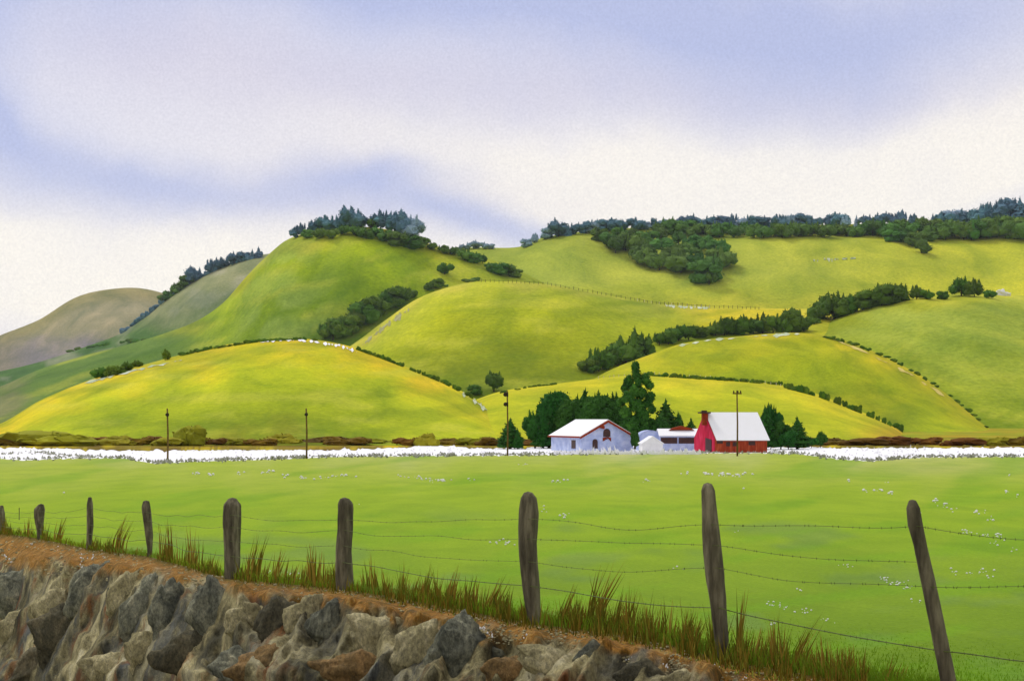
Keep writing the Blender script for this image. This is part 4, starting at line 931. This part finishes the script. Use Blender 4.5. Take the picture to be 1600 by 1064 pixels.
# built from explicit axes: long wall along +x, gable end runs back and to the left
bk = Vector((-.25, 1, 0)).normalized()*Wb
def bp(u, v, z): return Vector((u, 0, 0))+bk*v+Vector((0, 0, z))
mb = MB(); mb.prism([bp(.02, 0, 0), bp(.02, 0, e_), bp(.02, .5, r_h), bp(.02, 1, e_), bp(.02, 1, 0)], (L-.02, 0, 0)); mb.build('wall', m_redw, barn)
mb = MB(); mb.prism([bp(0, 0, 0), bp(0, 0, e_), bp(0, .5, r_h), bp(0, 1, e_), bp(0, 1, 0)], (-.08, 0, 0)); o = mb.build('gable_wall', m_pink, barn); o['label'] = 'boarded gable end in the brighter crimson of its sunlit side'
mb = MB(); sl = (r_h-e_)/.5
for v0, v1 in ((-.05, .5), (1.05, .5)):
    z0 = e_-sl*.05+.03; mb.prism([bp(.1, v0, z0), bp(.1, v1, r_h+.03), bp(.1, v1, r_h+.17), bp(.1, v0, z0+.14)], (L+.15, 0, 0))
mb.build('roof', m_roof, barn)
for x0, x1, z0, z1 in ((.3, 1.2, 1.35, 2.0), (1.7, 2.3, .95, 1.6), (2.7, 3.3, .95, 1.6), (5.1, 6.1, 1.1, 1.7)):
    mb = MB(); mb.box(x0, x1, -.07, 0, z0, z1); mb.build('window', m_darkw, barn)
c = bp(-.05, .42, 0); mb = MB(); mb.box(c.x-.6, c.x+.25, c.y-.5, c.y+.5, 4.1, 5.9); cu = mb.build('cupola', m_redt, barn)
mb = MB(); mb.box(c.x-1.1, c.x+.6, c.y-.9, c.y+.9, 5.9, 6.12); mb.box(c.x-.65, c.x+.1, c.y-.4, c.y+.4, 6.12, 6.35); mb.build('cupola_roof', m_darkw, cu)
mb = MB(); q0, q1 = bp(-.1, .12, 0), bp(-.1, .42, 0); mb.prism([q0, q1, q1+Vector((0, 0, 2.2)), q0+Vector((0, 0, 1.9))], (-.06, 0, 0)); dr = mb.build('door', m_darkw, barn)

# ---------------------------------------------------------------- poles
m_pole = mat_noise('pole_wood', [A_(84, 68, 30), A_(120, 98, 46)], 4, bmp=.02)
m_ins = mat_noise('dark_fitting', [A_(40, 36, 28), A_(60, 50, 36)], 8)
for px, top, base, arm, lab in [(262, 638, 720, 0, 'brown wooden pole standing alone at far left by the white track'), (479, 638, 717, 0, 'plain brown pole between the far left pole and the farm'),
                                (793, 610, 712, 1, 'dark pole with a fitting on its left, beside the small tree left of the farmhouse'), (1152, 610, 713, 2, 'pole with a short crossarm standing in front of the red barn')]:
    d = DY(base); t = empty('utility_pole', G(px, d)); h = CZ+(HOR-top)/F*d
    tag(t, lab, 'pole', 'poles along the white track')
    mb = MB(); mb.tube([(0, 0, -.3), (.03, 0, h*.5), (-.05, 0, h)], [.12, .11, .09], 10); mb.build('pole', m_pole, t, True)
    if arm == 0:
        mb = MB(); mb.blob((-.02, -.05, h*.88), .24, .24, .22, 2, .2); mb.build('insulator', m_ins, t, True)
    if arm == 1:
        for z, s_ in ((h-.55, .28), (h-1.9, .26)):
            mb = MB(); mb.tube([(0, 0, z-.3), (-.02, 0, z+.3)], [.12, .12], 8); mb.blob((-.3, 0, z), s_, s_, s_*1.1, 2, .15); mb.build('transformer', m_ins, t, True)
    if arm == 2:
        mb = MB(); mb.box(-.65, .55, -.24, -.12, h-.5, h-.32); mb.build('crossarm', m_pole, t)
        for x in (-.5, .05, .42):
            mb = MB(); mb.tube([(x, -.18, h-.34), (x, -.18, h-.02)], [.1, .07], 8); mb.build('insulator', m_ins, t)

# ---------------------------------------------------------------- field fences on the hills
m_pp = mat_noise('pale_stake_wood', [A_(196, 190, 160), A_(226, 220, 196)], 3)
m_dk = mat_noise('dark_stake_wood', [A_(80, 84, 40), A_(110, 108, 60)], 3)
def hill_fence(hill, line, step, label, mat, hp=5):
    p0 = hill.at(*line[0]); t = empty('field_fence', p0); tag(t, label, 'fence', 'stake fences on the hills')
    x = line[0][0]; prev = []
    while x <= line[-1][0] and len(prev) < 95:
        p = hill.at(x, lin(line, x)); h = hp*p.y/F*rnd.uniform(.8, 1.2); q = p-p0; s_ = .35*p.y/F
        mb = MB(); mb.box(q.x-s_, q.x+s_, q.y-s_, q.y+s_, q.z-1, q.z+h); mb.build('stake', mat, t)
        prev.append(q+Vector((0, 0, h*.7))); x += step*rnd.uniform(.85, 1.15)
    mb = MB(); mb.tube(prev, .14*p0.y/F, 4); mb.build('wire', m_dk, t)
hill_fence(H4, [(752, 441), (850, 445), (930, 459), (1020, 475), (1100, 481), (1190, 484)], 7, 'stake fence along the crest of the middle hill', m_dk, 4.5)
hill_fence(H4, [(996, 470), (1040, 477), (1115, 482)], 11, 'short run of white stakes beside the middle hill crest fence', m_pp, 4)
hill_fence(H7, [(935, 592), (1010, 585), (1100, 591), (1200, 600), (1265, 613)], 8, 'stake fence along the field edge above the red barn', m_pp, 4)

# pale tracks and the white rock
def strip(name, hill, line, wpx, mat):
    vs, fs = [], []
    n = 150
    for i in range(n+1):
        x = lerp(line[0][0], line[-1][0], i/n); y = lin(line, x)
        wv = wpx*max(.02, .3+1.5*nz(i/9.0, x/60)+.25*nz(i*.45, 3))*min(1, i/5, (n-i)/5+.01)
        for dy in (-wv/2, 0, wv/2):
            p = hill.at(x, y+dy+nz(i/14, 7)*1.5); vs.append(p+Vector((0, 0, .08+.0002*p.y)))
    for i in range(n):
        for j in (0, 1): a = i*3+j; fs.append((a, a+3, a+4, a+1))
    return tag(link(name, mesh(name, vs, fs, mat, True)), kind='structure')
m_track = mat_noise('pale_track_earth', [A_(150, 168, 110), A_(190, 200, 160), A_(224, 226, 204)], .12, lo=.35, hi=.65)
m_grey = mat_noise('grey_track_earth', [A_(140, 142, 70), A_(176, 172, 130)], .12, lo=.35, hi=.65)
strip('path', HF, [(722, 616), (750, 633), (780, 655), (806, 683)], 11, m_track)
strip('path', HF, [(130, 600), (180, 587), (230, 575), (285, 563)], 5, m_track)
strip('path', HF, [(400, 537), (430, 533), (470, 533), (500, 536)], 5, m_chalk)
strip('path', HF, [(500, 537), (530, 541), (558, 551)], 5, m_chalk)
strip('path', H4, [(566, 540), (600, 512), (640, 484)], 14, m_grey)
strip('path', H4, [(1040, 478), (1075, 481), (1110, 481)], 7, m_track)
strip('path', H6, [(1060, 541), (1110, 532), (1170, 527), (1250, 522)], 5, m_track)
strip('path', H6, [(1300, 530), (1350, 550), (1420, 584), (1480, 622)], 5, mat_noise('straw_track', [A_(200, 180, 60), A_(226, 210, 130)], .2))
strip('path', H3, [(1270, 409), (1300, 408), (1340, 405)], 5, m_track)
mb = MB()
p = H5.at(1564, 462); k_ = p.y/F
mb.blob((0, 0, 3*k_), 7*k_, 5*k_, 6*k_, 4, .5, 1.6, 5); mb.blob((8*k_, 0, 1*k_), 7*k_, 4*k_, 4*k_, 4, .5, 1.8, 9)
tag(mb.build('rock', m_whitew, None, True, p), 'white rock lying on the far right hill crest beside three trees', 'rock')

# ---------------------------------------------------------------- air
mb = MB(); mb.box(-3600, 3600, -60, 4200, -9.5, 640)
hz = mb.build('haze', None); hz['kind'] = 'stuff'
hm = bpy.data.materials.new('haze'); hm.use_nodes = True; hn = hm.node_tree; hn.nodes.remove(hn.nodes['Principled BSDF'])
pv = hn.nodes.new('ShaderNodeVolumePrincipled'); pv.inputs['Color'].default_value = (.80, .86, 1, 1); pv.inputs['Density'].default_value = .000025
pv.inputs['Anisotropy'].default_value = .2
hn.links.new(pv.outputs[0], hn.nodes['Material Output'].inputs['Volume']); hz.data.materials.append(hm)
